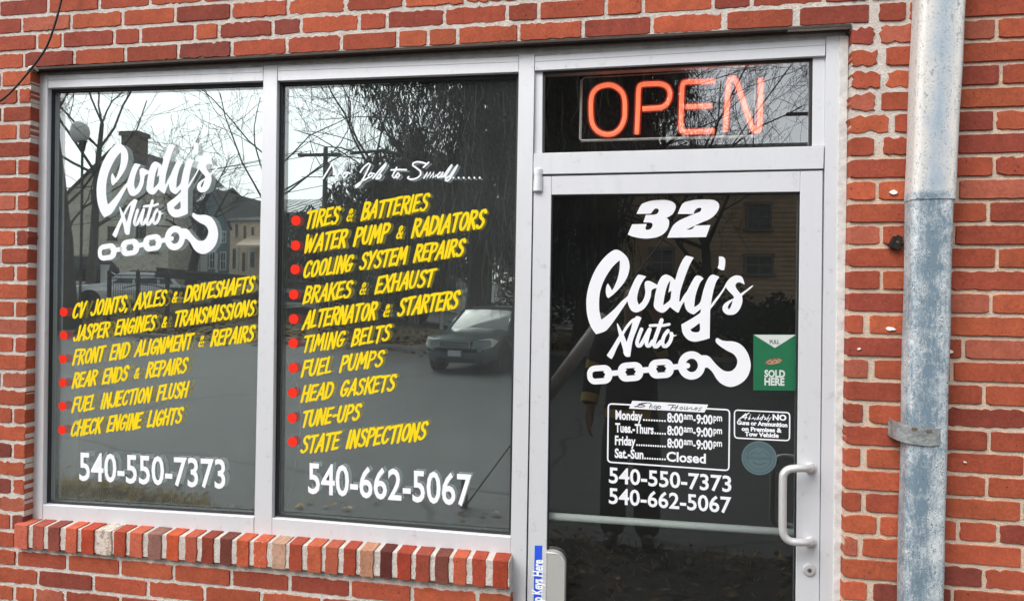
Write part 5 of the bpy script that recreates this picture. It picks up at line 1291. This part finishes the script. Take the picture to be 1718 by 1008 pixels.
# clapboard house opposite the door
yr = -22.3
x0, x1 = X(1036, yr), X(1700, yr); zb_h = gz(x0, yr)-.2; ze = Z(1200, 318, yr); zr_ = Z(1200, 250, yr-4)
hc = empty('clapboard_house', ((x0+x1)/2, yr-4, zb_h), 'tan clapboard house with small sash windows opposite the shop door', 'house', 'houses across the street')
M_clap = mat('tan_clapboard', (.70, .51, .32), .8, noise=.25, nscale=2.5)
b = MB(); b.box(x0, x1, yr-8, yr, zb_h, ze); k = 0; z = zb_h+.3
while z < ze-.05: b.prism([(x0-.02, yr+.001, z), (x0-.02, yr+.05, z), (x0-.02, yr+.012, z+.158), (x0-.02, yr+.001, z+.158)], [(x1+.02, yr+.001, z), (x1+.02, yr+.05, z), (x1+.02, yr+.012, z+.158), (x1+.02, yr+.001, z+.158)]); z += .16
b.build('wall', M_clap, hc)
b = MB(); ym = yr-4
for yo in (yr+.35, yr-8.35): b.prism([(x0-.3, ym, zr_), (x0-.3, yo, ze-.05), (x0-.3, yo, ze+.12), (x0-.3, ym, zr_+.17)], [(x1+.3, ym, zr_), (x1+.3, yo, ze-.05), (x1+.3, yo, ze+.12), (x1+.3, ym, zr_+.17)])
b.build('roof', M_slate, hc)
for px, py, w, hh in ((1273,364,34,40),(1273,445,40,28),(1420,364,34,40),(1420,445,34,40),(1110,440,34,40)): win(hc, px, py, w, hh, yr+.055, mat('drab_trim', (.30, .26, .2), .7))
b = MB(); rr = random.Random(77)                              # shrubs against the house
for (px, dep, w, hgt, lab) in ((1150, 23, 2.2, 2.6, 'broad leafy evergreen shrub against the clapboard house'), (1290, 22.6, 1.6, 1.6, 'low dark shrub under the clapboard house window'), (1060, 23.4, 1.5, 2.2, 'dark rounded shrub at the clapboard house corner'), (925, 30, 2.6, 2.4, 'wide dark shrub left of the clapboard house, between the evergreens')):
    c = MP(px, 500, dep); z0 = gz(c.x, c.y); sh = empty('shrub', (c.x, c.y, z0), lab, 'shrub', 'shrubs before the clapboard house'); b = MB()
    for i in range(1500):
        u = Vector((rr.gauss(0, 1), rr.gauss(0, 1), rr.gauss(0, 1))).normalized()*(rr.random()**.4); p = Vector((c.x+u.x*w, c.y+u.y*.7, z0+hgt*.5+u.z*hgt*.55+.2*math.sin(u.x*7))); s = .1*rr.uniform(.6, 1.5); a = rr.uniform(0, 6.28)
        e1 = Vector((math.cos(a), math.sin(a), rr.gauss(0, .5)))*s; e2 = Vector((-math.sin(a), rr.gauss(0, .5), math.cos(a)))*s*.6; k = rr.uniform(.6, 1.5); b.add([p-e1, p+e2, p+e1, p-e2], [(0, 1, 2, 3)], 0, (.03*k, .04*k, .02*k, 0))
    b.build('foliage', M_ever, sh, fixn=False)
    b = MB(); [branches(b, (c.x, c.y, z0), (rr.uniform(-1, 1), rr.uniform(-.5, .5), 1), hgt*.7, .03, 3, rr) for _ in range(5)]; b.build('stems', M_bark, sh, fixn=False)
# far wood closing the view
b = MB(); rr = random.Random(9)
for i in range(9000):
    x = rr.uniform(-130, 90); y = -95-rr.random()*12; hh = 9+3*math.sin(x*.11)+2*math.sin(x*.31+1); zz = 1+rr.random()**.8*hh; s = rr.uniform(.2, .6); k = rr.uniform(.6, 1.3)
    b.add([(x-s, y, zz), (x+s*.3, y+s*.4, zz-s*.5), (x+s, y, zz+s*.4), (x, y-s*.4, zz+s)], [(0, 1, 2, 3)], 0, (.07*k, .062*k, .055*k, 0))
for i in range(240):
    x = rr.uniform(-130, 90); b.tube([(x, -100, 0), (x+rr.gauss(0, .6), -100, 5+rr.random()*5)], [.16, .05], 4, caps=False, col=(.05, .045, .04, 0))
o = b.build('far_wood', M_ever, fixn=False); tag(o, kind='stuff')
# ---- vehicles
M_tyre = mat('tyre_rubber', (.012, .012, .012), .85); M_rim_ = mat('alloy_rim', (.38, .39, .40), .35, .6); M_glz = mat('car_window', (.05, .06, .065), .05, spec=.9, coat=.0); M_lamp = mat('headlamp_glass', (.62, .58, .52), .12, spec=.8, coat=.6)
M_trim = mat('black_trim', (.015, .015, .016), .5); M_plate = mat('number_plate', (.5, .52, .52), .5); M_chrome = mat('chrome', (.6, .61, .62), .18, .9)
def wheel(par, x, y, r, w, hub=.62):
    b = MB(); s = 1 if y > 0 else -1
    b.lathe([(r*.62, -w/2), (r*.9, -w/2), (r, -w/2+.03), (r, w/2-.03), (r*.9, w/2), (r*.62, w/2)], (x, y, r), 'y', 24); o = b.build('wheel', M_tyre, par, local=True, smooth=False)
    b = MB(); b.lathe([(r*hub, -.02), (r*hub, .015), (r*.5, .0)], (x, y+s*(w/2-.02), r), 'y', 20)
    for k in range(5):
        a = 6.283*k/5; ca, sa = math.cos(a), math.sin(a); yy = y+s*(w/2+.008)
        q = [(x+ca*.05-sa*.03, yy, r+sa*.05+ca*.03), (x+ca*.05+sa*.03, yy, r+sa*.05-ca*.03), (x+ca*r*hub+sa*.025, yy, r+sa*r*hub-ca*.025), (x+ca*r*hub-sa*.025, yy, r+sa*r*hub+ca*.025)]
        b.prism(q, [(v[0], v[1]-s*.03, v[2]) for v in q])
    b.build('rim', M_rim_, o, local=True)
def car(name, label, loc, head, Ln, W, H, mbody, hood=1.0, suv=False, wr=.34):
    """head: angle of the car's nose measured from +x; local x forward, y left"""
    r = empty(name, loc, label, 'car', 'cars parked across the street', head)
    hl, hw = Ln/2, W/2; cw = .18*Ln if not suv else .16*Ln
    st = [(hl, .34, .62, .62*hw), (hl-.06, .26, .78, .80*hw), (hl-.22, .24, hood-.10, .93*hw), (hl-.5, .24, hood-.03, .985*hw), (hl-.9, .24, hood, hw), (cw, .24, hood+.10, hw), (0, .24, hood+.10, hw), (-.28*Ln, .24, hood+.12, hw), (-hl+.4, .26, hood+.12, .985*hw), (-hl+.1, .32, hood+.08, .93*hw), (-hl, .42, hood-.1, .84*hw)]
    prof = lambda zb, zt, w: [(.0, zb), (.80*w, zb), (.95*w, zb+.10), (.985*w, zb+.26), (w, zb+(zt-zb)*.62), (.985*w, zt-.09), (.93*w, zt-.02), (.72*w, zt+.005), (.36*w, zt+.025), (0, zt+.03)]
    b = MB(); vs = []; full = None
    for x, zb, zt, w in st:
        p = prof(zb, zt, w); full = p+[(-y, z) for y, z in p[-2:0:-1]]; vs += [(x, y, z) for y, z in full]
    n = len(full); m_ = len(st); b.add(vs, [[i*n+k, i*n+(k+1) % n, (i+1)*n+(k+1) % n, (i+1)*n+k] for i in range(m_-1) for k in range(n)]+[list(range(n)), [(m_-1)*n+k for k in range(n)]])
    body = b.build('body', mbody, r, local=True, smooth=True); es = body.modifiers.new('e', 'EDGE_SPLIT'); es.split_angle = math.radians(38)
    # glasshouse: pillars and roof in body colour, panes proud of them
    zb = hood+.09; rw = .74*hw
    g = [(cw+.16, zb-.04, .90*hw), (cw-.52, H-.085, rw*1.02), (cw-.80, H-.015, rw*.98), (-.1*Ln, H, rw*.98), (-.32*Ln, H-.02, rw*.96), (-hl+.52, H-.10, rw*.94), (-hl+.16, zb, .88*hw)]
    b = MB()
    low = [(cw+.16, .93*hw), (cw-.42, .95*hw), (cw-.72, .95*hw), (-.1*Ln, .95*hw), (-.32*Ln, .95*hw), (-hl+.35, .93*hw), (-hl+.16, .88*hw)]
    vs = []
    for (x, z, w), (xl, wl) in zip(g, low): vs += [(xl, -wl, zb-.03), (x, -w, z), (x, -w*.5, z+.035 if z > zb else z), (x, w*.5, z+.035 if z > zb else z), (x, w, z), (xl, wl, zb-.03)]
    n = 6; b.add(vs, [[i*n+k, i*n+k+1, (i+1)*n+k+1, (i+1)*n+k] for i in range(len(g)-1) for k in range(5) if not (i == 0 and 1 <= k <= 3)])
    cab = b.build('cabin', mbody, r, local=True, smooth=True); es = cab.modifiers.new('e', 'EDGE_SPLIT'); es.split_angle = math.radians(30)
    def quad(nm, q, m, off, par=r, th=.012):
        q = [Vector(v) for v in q]; nrm = (q[1]-q[0]).cross(q[2]-q[0]).normalized()
        if nrm.dot(Vector(off)) < 0: nrm = -nrm
        b = MB(); b.prism([v+nrm*th for v in q], [v-nrm*.02 for v in q]); return b.build(nm, m, par, local=True)
    x1, z1, w1 = g[1]
    b = MB(); wv = []; nn = 8
    for t_ in [i/6 for i in range(7)]:
        for k in range(nn+1):
            u = -1+2*k/nn; wv.append((g[0][0]+(x1-g[0][0])*t_+.05*(1-u*u)+.02*math.sin(t_*3.14), u*(g[0][2]+(w1-g[0][2])*t_), g[0][1]+(z1-g[0][1])*t_+.03*(1-u*u)*t_))
    b.add(wv, [[i*(nn+1)+k, i*(nn+1)+k+1, (i+1)*(nn+1)+k+1, (i+1)*(nn+1)+k] for i in range(6) for k in range(nn)]); b.build('windscreen', M_glz, r, local=True, smooth=True)
    for s in (-1, 1): b = MB(); b.tube([(g[0][0]+.01, s*g[0][2]*.99, g[0][1]), ((g[0][0]+x1)/2+.02, s*(g[0][2]+w1)/2, (g[0][1]+z1)/2+.01), (x1, s*w1, z1+.01)], .035, 6); b.build('pillar', mbody, r, local=True, smooth=True)
    for s in (-1, 1):
        f0, f1 = Vector((cw-.22, s*.95*hw, zb+.02)), Vector((x1-.12, s*(rw*1.0), H-.15)); xm = -.06*Ln
        quad('side_window', [f0, (xm+.04, s*.95*hw, zb+.02), (xm+.04, s*rw*.985, H-.12), f1], M_glz, (0, s, .2))
        quad('side_window', [(xm-.05, s*.95*hw, zb+.02), (-.27*Ln, s*.95*hw, zb+.02), (-.27*Ln, s*rw*.975, H-.12), (xm-.05, s*rw*.985, H-.12)], M_glz, (0, s, .2))
        quad('side_window', [(-.29*Ln, s*.95*hw, zb+.03), (-hl+.42, s*.93*hw, zb+.03), (-hl+.6, s*rw*.95, H-.14), (-.29*Ln, s*rw*.97, H-.12)], M_glz, (0, s, .2))
        b = MB(); b.add([(cw-.25, s*(hw*.96), zb+.03), (cw-.13, s*(hw*.96), zb+.03), (cw-.12, s*(hw+.17), zb+.05), (cw-.24, s*(hw+.17), zb+.05), (cw-.25, s*(hw*.96), zb+.13), (cw-.13, s*(hw*.96), zb+.11), (cw-.13, s*(hw+.16), zb+.18), (cw-.24, s*(hw+.17), zb+.18)], [(0,1,2,3),(4,5,6,7),(0,1,5,4),(1,2,6,5),(2,3,7,6),(3,0,4,7)])
        b.build('mirror', mbody, r, local=True)
        # lamps wrap round the front corner
        zl = hood-.22
        b = MB(); fr = [(hl-.035, s*hw*.50, zl-.08), (hl-.085, s*hw*.80, zl-.085), (hl-.26, s*hw*.945, zl-.05), (hl-.52, s*hw*.985, zl+.07), (hl-.30, s*hw*.90, zl+.14), (hl-.12, s*hw*.55, zl+.095)]
        b.prism([(x+.035, y*1.015, z) for x, y, z in fr], [(x-.06, y*.95, z) for x, y, z in fr]); b.build('headlight', M_lamp, r, local=True)
        for x in (hl-.92, -hl+.88): wheel(r, x, s*(hw-.12), wr, .22)
        for x in (hl-.92, -hl+.88):
            b = MB(); b.lathe([(wr+.07, -.01), (wr+.07, .012), (wr+.02, .012)], (x, s*(hw-.005), wr+.01), 'y', 24); b.build('wheel_arch', M_trim, r, local=True)
        b = MB(); b.box(-hl+.0, -hl+.06, s*hw*.62-.1, s*hw*.62+.14, hood-.25, hood+.02); b.build('tail_light', mat('red_lens', (.25, .01, .01), .2), r, local=True)
    b = MB(); zl = hood-.22; b.prism([(hl+.035, -.42*hw, zl-.10), (hl+.035, .42*hw, zl-.10), (hl+.0, .47*hw, zl+.06), (hl+.0, -.47*hw, zl+.06)], [(hl-.2, -.42*hw, zl-.10), (hl-.2, .42*hw, zl-.10), (hl-.2, .47*hw, zl+.06), (hl-.2, -.47*hw, zl+.06)]); gr = b.build('grille', M_trim, r, local=True)
    b = MB()
    for k in range(4): z = zl-.085+k*.043; b.box(hl+.036-.008*k, hl+.052-.009*k, -.43*hw, .43*hw, z, z+.014)
    b.box(hl+.03, hl+.05, -.44*hw, -.41*hw, zl-.1, zl+.065); b.box(hl+.03, hl+.05, .41*hw, .44*hw, zl-.1, zl+.065)
    b.build('grille_bars', M_chrome, gr, local=True)
    b = MB(); b.box(hl-.02, hl+.045, -.16, .16, .42, .55); b.build('number_plate', M_plate, r, local=True)
    b = MB(); b.prism([(hl+.02, -.55*hw, .27), (hl+.02, .55*hw, .27), (hl+.03, .5*hw, .38), (hl+.03, -.5*hw, .38)], [(hl-.3, -.55*hw, .27), (hl-.3, .55*hw, .27), (hl-.3, .5*hw, .38), (hl-.3, -.5*hw, .38)]); b.build('lower_grille', M_trim, r, local=True)
    for s in (-1, 1):
        b = MB(); b.lathe([(.085, -.12), (.085, .0), (.06, .02)], (hl-.07, s*hw*.66, .37), 'x', 14); b.build('fog_lamp', M_trim, r, local=True)
        b = MB(); b.tube([(cw-.9, s*rw*.85, H+.0), (cw-.95, s*rw*.85, H+.08), (-hl+.75, s*rw*.85, H+.06), (-hl+.7, s*rw*.85, H-.03)], .02, 6); b.build('roof_rail', M_trim, r, local=True)
    return r
def paint(name, c): return mat(name, c, .22, .25, noise=.06, nscale=3, coat=.7)
ang = math.radians(13.3-20)
c = MP(826, 560, 18.6); hd = math.atan2(.985, -.17)
car('parked_wagon', 'grey green wagon parked facing the shop before the dark evergreen', (c.x, c.y, 0), hd, 4.75, 1.80, 1.53, paint('grey_green_paint', (.12, .14, .14)), .92, False, .34)
c = MP(212, 480, 34.6); car('parked_suv', 'white SUV parked behind the iron fence before the stone house', (c.x, c.y, gz(c.x, c.y)), math.atan2(.62, -.78), 4.85, 1.95, 1.72, paint('white_paint', (.9, .91, .91)), 1.08, True, .38)
c = MP(118, 490, 41); car('parked_suv', 'dark grey SUV parked left of the white one', (c.x, c.y, gz(c.x, c.y)), math.atan2(.85, -.52), 4.7, 1.9, 1.66, paint('charcoal_paint', (.04, .043, .045)), 1.05, True, .37)
# ---- black flatbed tow truck
M_bk = mat('black_truck_paint', (.012, .012, .013), .18, .1, coat=.8); M_steel = mat('dark_steel_bed', (.045, .045, .047), .55, .4, noise=.3, nscale=5); 
yt = -26.6; D_ = 2.4
A = lambda px, py, y=yt: PM(px, py, y)
g0 = gz(A(690, 540).x, yt)
tk = empty('tow_truck', (A(560, 540).x, yt-D_/2, g0), 'black flatbed tow truck with white lettering on its door', 'truck')
def side(name, pts, m, y0=yt, y1=yt-D_, par=tk, bev=.0):
    q = [PM(a, c_, y0) for a, c_ in pts]; b = MB(); b.prism(q, [Vector((v.x, y1, v.z)) for v in q]); return b.build(name, m, par)
side('flatbed', [(262,452),(545,478),(545,489),(258,465)], M_steel)
side('bed_rail', [(262,448.5),(545,474),(545,478),(262,452)], M_bk, yt+.06, yt-.04); side('chassis', [(285,482),(760,503),(760,520),(285,497)], M_bk, yt-.4, yt-D_+.4)
side('side_box', [(560,500),(648,503),(648,528),(560,525)], M_bk, yt-.02, yt-.55)
cabp = [(548,505),(548,440),(556,412),(572,402),(628,402),(652,448),(656,452),(660,508)]
cabo = side('cab', cabp, M_bk); side('hood', [(656.4,452),(700,457),(752,464),(764,474),(768,505),(656.4,507)], M_bk, yt-.25, yt-D_+.25)
side('side_window', [(590,414),(626,414),(646,446),(590,446)], M_glz, yt+.02, yt-.05); side('side_window', [(560,416),(584,414),(584,446),(556,446)], M_glz, yt+.02, yt-.05)
side('windscreen', [(631,410),(636,412),(655,450),(650,450)], M_glz, yt-.2, yt-D_+.2)
side('fender', [(655,520),(660,498),(672,486),(692,481),(716,484),(732,496),(738,518),(728,518),(722,503),(710,494),(692,491),(676,495),(666,507),(664,520)], M_bk, yt+.1, yt-.55)
side('bumper', [(752,500),(776,502),(776,522),(752,521)], M_chrome, yt-.1, yt-D_+.1); side('exhaust_stack', [(540,440),(545,440),(545,500),(540,500)], M_chrome, yt-.3, yt-.42)
side('winch_frame', [(530,440),(537,440),(537,478),(530,478)], M_bk, yt-.2, yt-D_+.2)
def twheel(px, py, r):
    q = A(px, py, yt-.1); b = MB(); b.lathe([(r*.55, -.16), (r*.92, -.16), (r, -.11), (r, .11), (r*.92, .16), (r*.55, .16)], (q.x, yt-.1, g0+r), 'y', 26); o = b.build('wheel', M_tyre, tk)
    b = MB(); b.lathe([(r*.56, .10), (r*.5, .14), (r*.2, .08), (r*.18, .17)], (q.x, yt-.1, g0+r), 'y', 20); b.build('rim', M_steel, o)
for px in (697, 420, 372): twheel(px, 535, .56)
for px in (697,):
    q = A(px, 535, yt-D_+.1); b = MB(); b.lathe([(.3, -.16), (.5, -.16), (.56, -.11), (.56, .11), (.5, .16), (.3, .16)], (q.x, yt-D_+.1, g0+.56), 'y', 26); b.build('wheel', M_tyre, tk)
def back_text(t, px, py, w, h):
    vs, fs = type_mesh(t, .03); x0, x1 = min(v[0] for v in vs), max(v[0] for v in vs); a = A(px, py, yt+.02); d = A(px-w, py, yt+.02); hz = A(px, py-h, yt+.02).z-a.z
    b = MB(); b.add([(a.x+(d.x-a.x)*(v[0]-x0)/(x1-x0), yt+.02, a.z+hz*v[1]/.7) for v in vs], fs); o = b.build('lettering', M_white, tk, fixn=False)
back_text("Cody's", 642, 470, 28, 9); back_text('Auto', 638, 482, 20, 7)
# ---- iron fence, rope barrier
fz = MP(236, 480, 30.5); yf = fz.y
fe = empty('iron_fence', (fz.x, yf, gz(fz.x, yf)), 'black iron picket fence panels with an arched gate before the white SUV', 'fence')
M_iron = mat('black_iron', (.01, .01, .01), .5)
xa, xb = PM(183, 480, yf).x, PM(281, 480, yf).x; ztp, zmd = PM(230, 462, yf).z, PM(230, 468, yf).z; zg = gz(fz.x, yf)
for z in (ztp, zmd, zg+.12): b = MB(); b.box(xa, xb, yf-.02, yf+.02, z-.02, z+.02); b.build('rail', M_iron, fe)
for k in range(27): x = xa+(xb-xa)*k/26; b = MB(); b.box(x-.008, x+.008, yf-.008, yf+.008, zg, ztp); b.build('picket', M_iron, fe)
for px in (183.5, 231, 281): q = PM(px, 456, yf); b = MB(); b.box(q.x-.06, q.x+.06, yf-.06, yf+.06, zg-.1, q.z); b.lathe([(.09, 0), (.05, .06), (.02, .12)], (q.x, yf, q.z), 'z', 8); b.build('post', M_iron, fe)
b = MB(); n = 12; b.tube([(PM(206+75*i/n, 484-7*math.sin(math.pi*i/n), yf).x, yf+.05, PM(206, 484-7*math.sin(math.pi*i/n), yf).z) for i in range(n+1)], .025, 6); b.build('arched_rail', M_iron, fe)
M_wp = mat('white_post_paint', (.7, .68, .65), .6); M_rope = mat('white_rope', (.7, .7, .68), .7)
yro = lambda x: ky(x)-5.0
posts = []
for px, py_t, py_b, lab in ((176, 446, 520, 'white square post at the left end of the rope, before the white SUV'), (372, 505, 545, 'white rope post under the middle of the truck bed'), (553, 500, 551, 'white rope post before the truck cab'), (741, 514, 560, 'white rope post beside the grey green wagon')):
    x = MP(px, 500, 29).x; y = yro(x); 
    for _ in range(5): q = PM(px, py_t, y); y = yro(q.x)
    g_ = gz(q.x, y); w = .14 if px == 176 else .06
    po = empty('rope_post', (q.x, y, g_), lab, 'post', 'posts of the white rope barrier'); b = MB(); b.box(q.x-w, q.x+w, y-w, y+w, g_-.1, q.z); b.build('shaft', M_wp, po); b = MB(); b.box(q.x-w-.03, q.x+w+.03, y-w-.03, y+w+.03, q.z, q.z+.05); b.build('cap', M_wp, po); posts.append(Vector((q.x, y+.1, q.z-.12)))
e = posts[-1]+Vector((14, 1.0, .1)); posts.append(e)
rp = MB(); pts = []
for p, q in zip(posts, posts[1:]):
    sg = .09*(q-p).length
    pts += [p+(q-p)*(i/14)-Vector((0, 0, sg*4*(i/14)*(1-i/14)*.5)) for i in range(14)]
rp.tube(pts+[posts[-1]], .028, 6); o = rp.build('rope', M_rope, smooth=True); tag(o, 'white rope slung between the posts along the leafy bank', 'rope')
# ---- guy wire guard near the shop
gb = GR(778, 852, 0.0); top = MP(1003, 548, 6.5)
gw = empty('guy_wire', (gb.x, gb.y, 0), 'slanting guy wire in a grey plastic guard beside the road', 'guy wire')
d = (top-gb).normalized(); ln_ = (top-gb).length; b = MB(); b.tube([gb+d*ln_*.6, top+d*.12], .062, 12); b.build('guard', mat('grey_guard', (.5, .49, .46), .5), gw, smooth=True)
b = MB(); b.tube([gb, gb+d*11], .008, 6); b.build('wire', M_steel, gw)
b = MB(); b.lathe([(.03, -.1), (.03, .25), (.012, .3)], (gb.x, gb.y, 0), 'z', 8); b.build('anchor', M_steel, gw)

# ---- the photographer, in fire service jacket, standing behind the camera
def skin(name, pts, edges, m, parent, root=0, sub=2):
    me = bpy.data.meshes.new(name); me.from_pydata([p[:3] for p in pts], edges, []); o = bpy.data.objects.new(name, me); COL.objects.link(o); o.parent = parent
    sk = o.modifiers.new('s', 'SKIN'); 
    for i, p in enumerate(pts): me.skin_vertices[0].data[i].radius = (p[3], p[4] if len(p) > 4 else p[3])
    me.skin_vertices[0].data[root].use_root = True; sk.use_smooth_shade = True
    su = o.modifiers.new('d', 'SUBSURF'); su.levels = sub; su.render_levels = sub; me.materials.append(m); return o
M_skin = mat('skin', (.33, .20, .145), .55); M_jack = mat('black_turnout_cloth', (.016, .015, .014), .85, noise=.3, nscale=20, bump=.5, bscale=40); M_str = mat('yellow_reflective_tape', (.55, .42, .10), .45); M_hair = mat('brown_hair', (.05, .03, .02), .8)
px0, py0 = -.03, CAMP.y-.36
pr = empty('person', (px0, py0, 0.03), 'person in a black turnout jacket with yellow bands, holding up a phone', 'person')
B = [(0,0,.93,.15,.11),(0,0,1.15,.15,.11),(0,.0,1.38,.17,.11),(0,.0,1.47,.09,.08),(0,.02,1.55,.055,.055),(0,.035,1.64,.075,.085),(0,.03,1.72,.08,.095),(0,.02,1.79,.05,.06),
     (-.10,0,.90,.09,.09),(-.11,.02,.50,.065,.065),(-.12,-.02,.10,.04,.045),(-.13,.12,.035,.04,.03),(.10,0,.90,.09,.09),(.11,.02,.50,.065,.065),(.12,-.02,.10,.04,.045),(.13,.12,.035,.04,.03),
     (-.19,0,1.41,.06,.06),(-.26,-.02,1.14,.045,.045),(-.29,.05,.90,.032,.036),(.19,0,1.41,.06,.06),(.29,.04,1.20,.045,.045),(.16,.30,1.585,.032,.034)]
Ed = [(0,1),(1,2),(2,3),(3,4),(4,5),(5,6),(6,7),(0,8),(8,9),(9,10),(10,11),(0,12),(12,13),(13,14),(14,15),(2,16),(16,17),(17,18),(2,19),(19,20),(20,21)]
off = Vector((0, 0, .0))
# hands: five fingers each
def hand(bi, palm_dir, curl, thumb):
    w = Vector(B[bi][:3]); pd = Vector(palm_dir).normalized(); sd_ = Vector(thumb).normalized(); k = len(B)
    B.append((*(w+pd*.075), .036, .02)); Ed.append((bi, k)); nrm = pd.cross(sd_).normalized()
    for f, (s, ln) in enumerate(((.03, .075), (.01, .085), (-.011, .08), (-.03, .062))):
        r_ = w+pd*.085+sd_*s; a = len(B); B.append((*r_, .0095)); B.append((*(r_+pd*ln*.5+nrm*curl*.2*ln), .0088)); B.append((*(r_+pd*ln*.8+nrm*curl*.7*ln), .0078)); Ed.extend([(k, a), (a, a+1), (a+1, a+2)])
    a = len(B); B.append((*(w+pd*.03+sd_*.04), .012)); B.append((*(w+pd*.075+sd_*.065+nrm*curl*.01), .0095)); Ed.extend([(bi, a), (a, a+1)])
hand(18, (-.02, .12, -1), .5, (.25, 1, .1)); hand(21, (-.2, .25, 1), .9, (-1, .1, .2))
bd = skin('body', B, Ed, M_skin, pr)
JK = [(0,0,.76,.20,.165),(0,0,.90,.205,.16),(0,0,1.06,.195,.145),(0,.0,1.2,.19,.14),(0,0,1.40,.20,.13),(0,.0,1.49,.10,.10),(-.20,0,1.43,.09,.09),(-.275,-.02,1.14,.075,.075),(-.295,.04,.95,.062,.062),(.20,0,1.43,.09,.09),(.30,.04,1.20,.075,.075),(.18,.25,1.52,.055,.055)]
skin('jacket', JK, [(0,1),(1,2),(2,3),(3,4),(4,5),(4,6),(6,7),(7,8),(4,9),(9,10),(10,11)], M_jack, pr)
TR = [(0,0,1.0,.16,.12),(-.10,0,.78,.115,.115),(-.115,.02,.5,.10,.10),(-.12,-.0,.04,.085,.10),(.10,0,.78,.115,.115),(.115,.02,.5,.10,.10),(.12,.0,.04,.085,.10)]
skin('trousers', TR, [(0,1),(1,2),(2,3),(0,4),(4,5),(5,6)], M_jack, pr)
for s in (-1, 1): skin('boot', [(s*.12,-.03,.10,.06,.06),(s*.125,.03,.045,.05,.045),(s*.13,.17,.04,.05,.04)], [(0,1),(1,2)], M_trim, pr)
def band(c, ax, r, w=.03):
    ax = Vector(ax).normalized(); u = ax.orthogonal().normalized(); v = ax.cross(u); b = MB(); vs = []
    for h_ in (-w, w):
        for k in range(20): a = 6.283*k/20; vs.append(Vector(c)+ax*h_+u*math.cos(a)*r[0]+v*math.sin(a)*r[1])
    b.add(vs, [[k, (k+1) % 20, 20+(k+1) % 20, 20+k] for k in range(20)]); b.build('reflective_band', M_str, pr, local=True, fixn=True)
band((-.29,.025,1.01), (-.1,.3,-1), (.062,.062)); band((-.25,-.012,1.24), (-.2,-.05,-1), (.074,.074)); band((.26,.025,1.30), (.3,.1,-.7), (.076,.076)); band((0,0,.93), (0,0,1), (.17,.218)) ; band((.2,.17,1.38), (-.5,.7,.9), (.06,.06))
skin('hair', [(0,.0,1.79,.092,.085),(0,-.025,1.745,.10,.09),(0,-.05,1.66,.075,.05)], [(0,1),(1,2)], M_hair, pr)
for s in (-1, 1): b = MB(); b.lathe([(.004, -.012), (.011, -.003), (.008, .008)], (s*.032, .118, 1.70), 'y', 10); b.build('eye', M_trim, pr, local=True, smooth=True)
skin('nose', [(0,.115,1.69,.008,.01),(0,.138,1.665,.012,.012)], [(0,1)], M_skin, pr, sub=1); b = MB(); b.tube([(-.025,.108,1.62),(0,.114,1.618),(.025,.108,1.62)], .005, 6); b.build('mouth', mat('lips', (.3, .12, .10), .5), pr, local=True)
for s in (-1, 1): skin('ear', [(s*.078,.02,1.70,.012,.02),(s*.084,.012,1.67,.009,.014)], [(0,1)], M_skin, pr, sub=1)
ph = MB(); ph.box(-.04, .115, -.0095, -.0015, -.039, .037); po = ph.build('phone', M_trim, empty('held_phone', CAMP-FWD*.03, 'black phone held up in front of the face', 'phone', None, YAW), local=True)
b = MB(); b.box(-.036, .111, -.0105, -.0097, -.035, .033); b.build('screen', M_glz, po.parent, local=True)
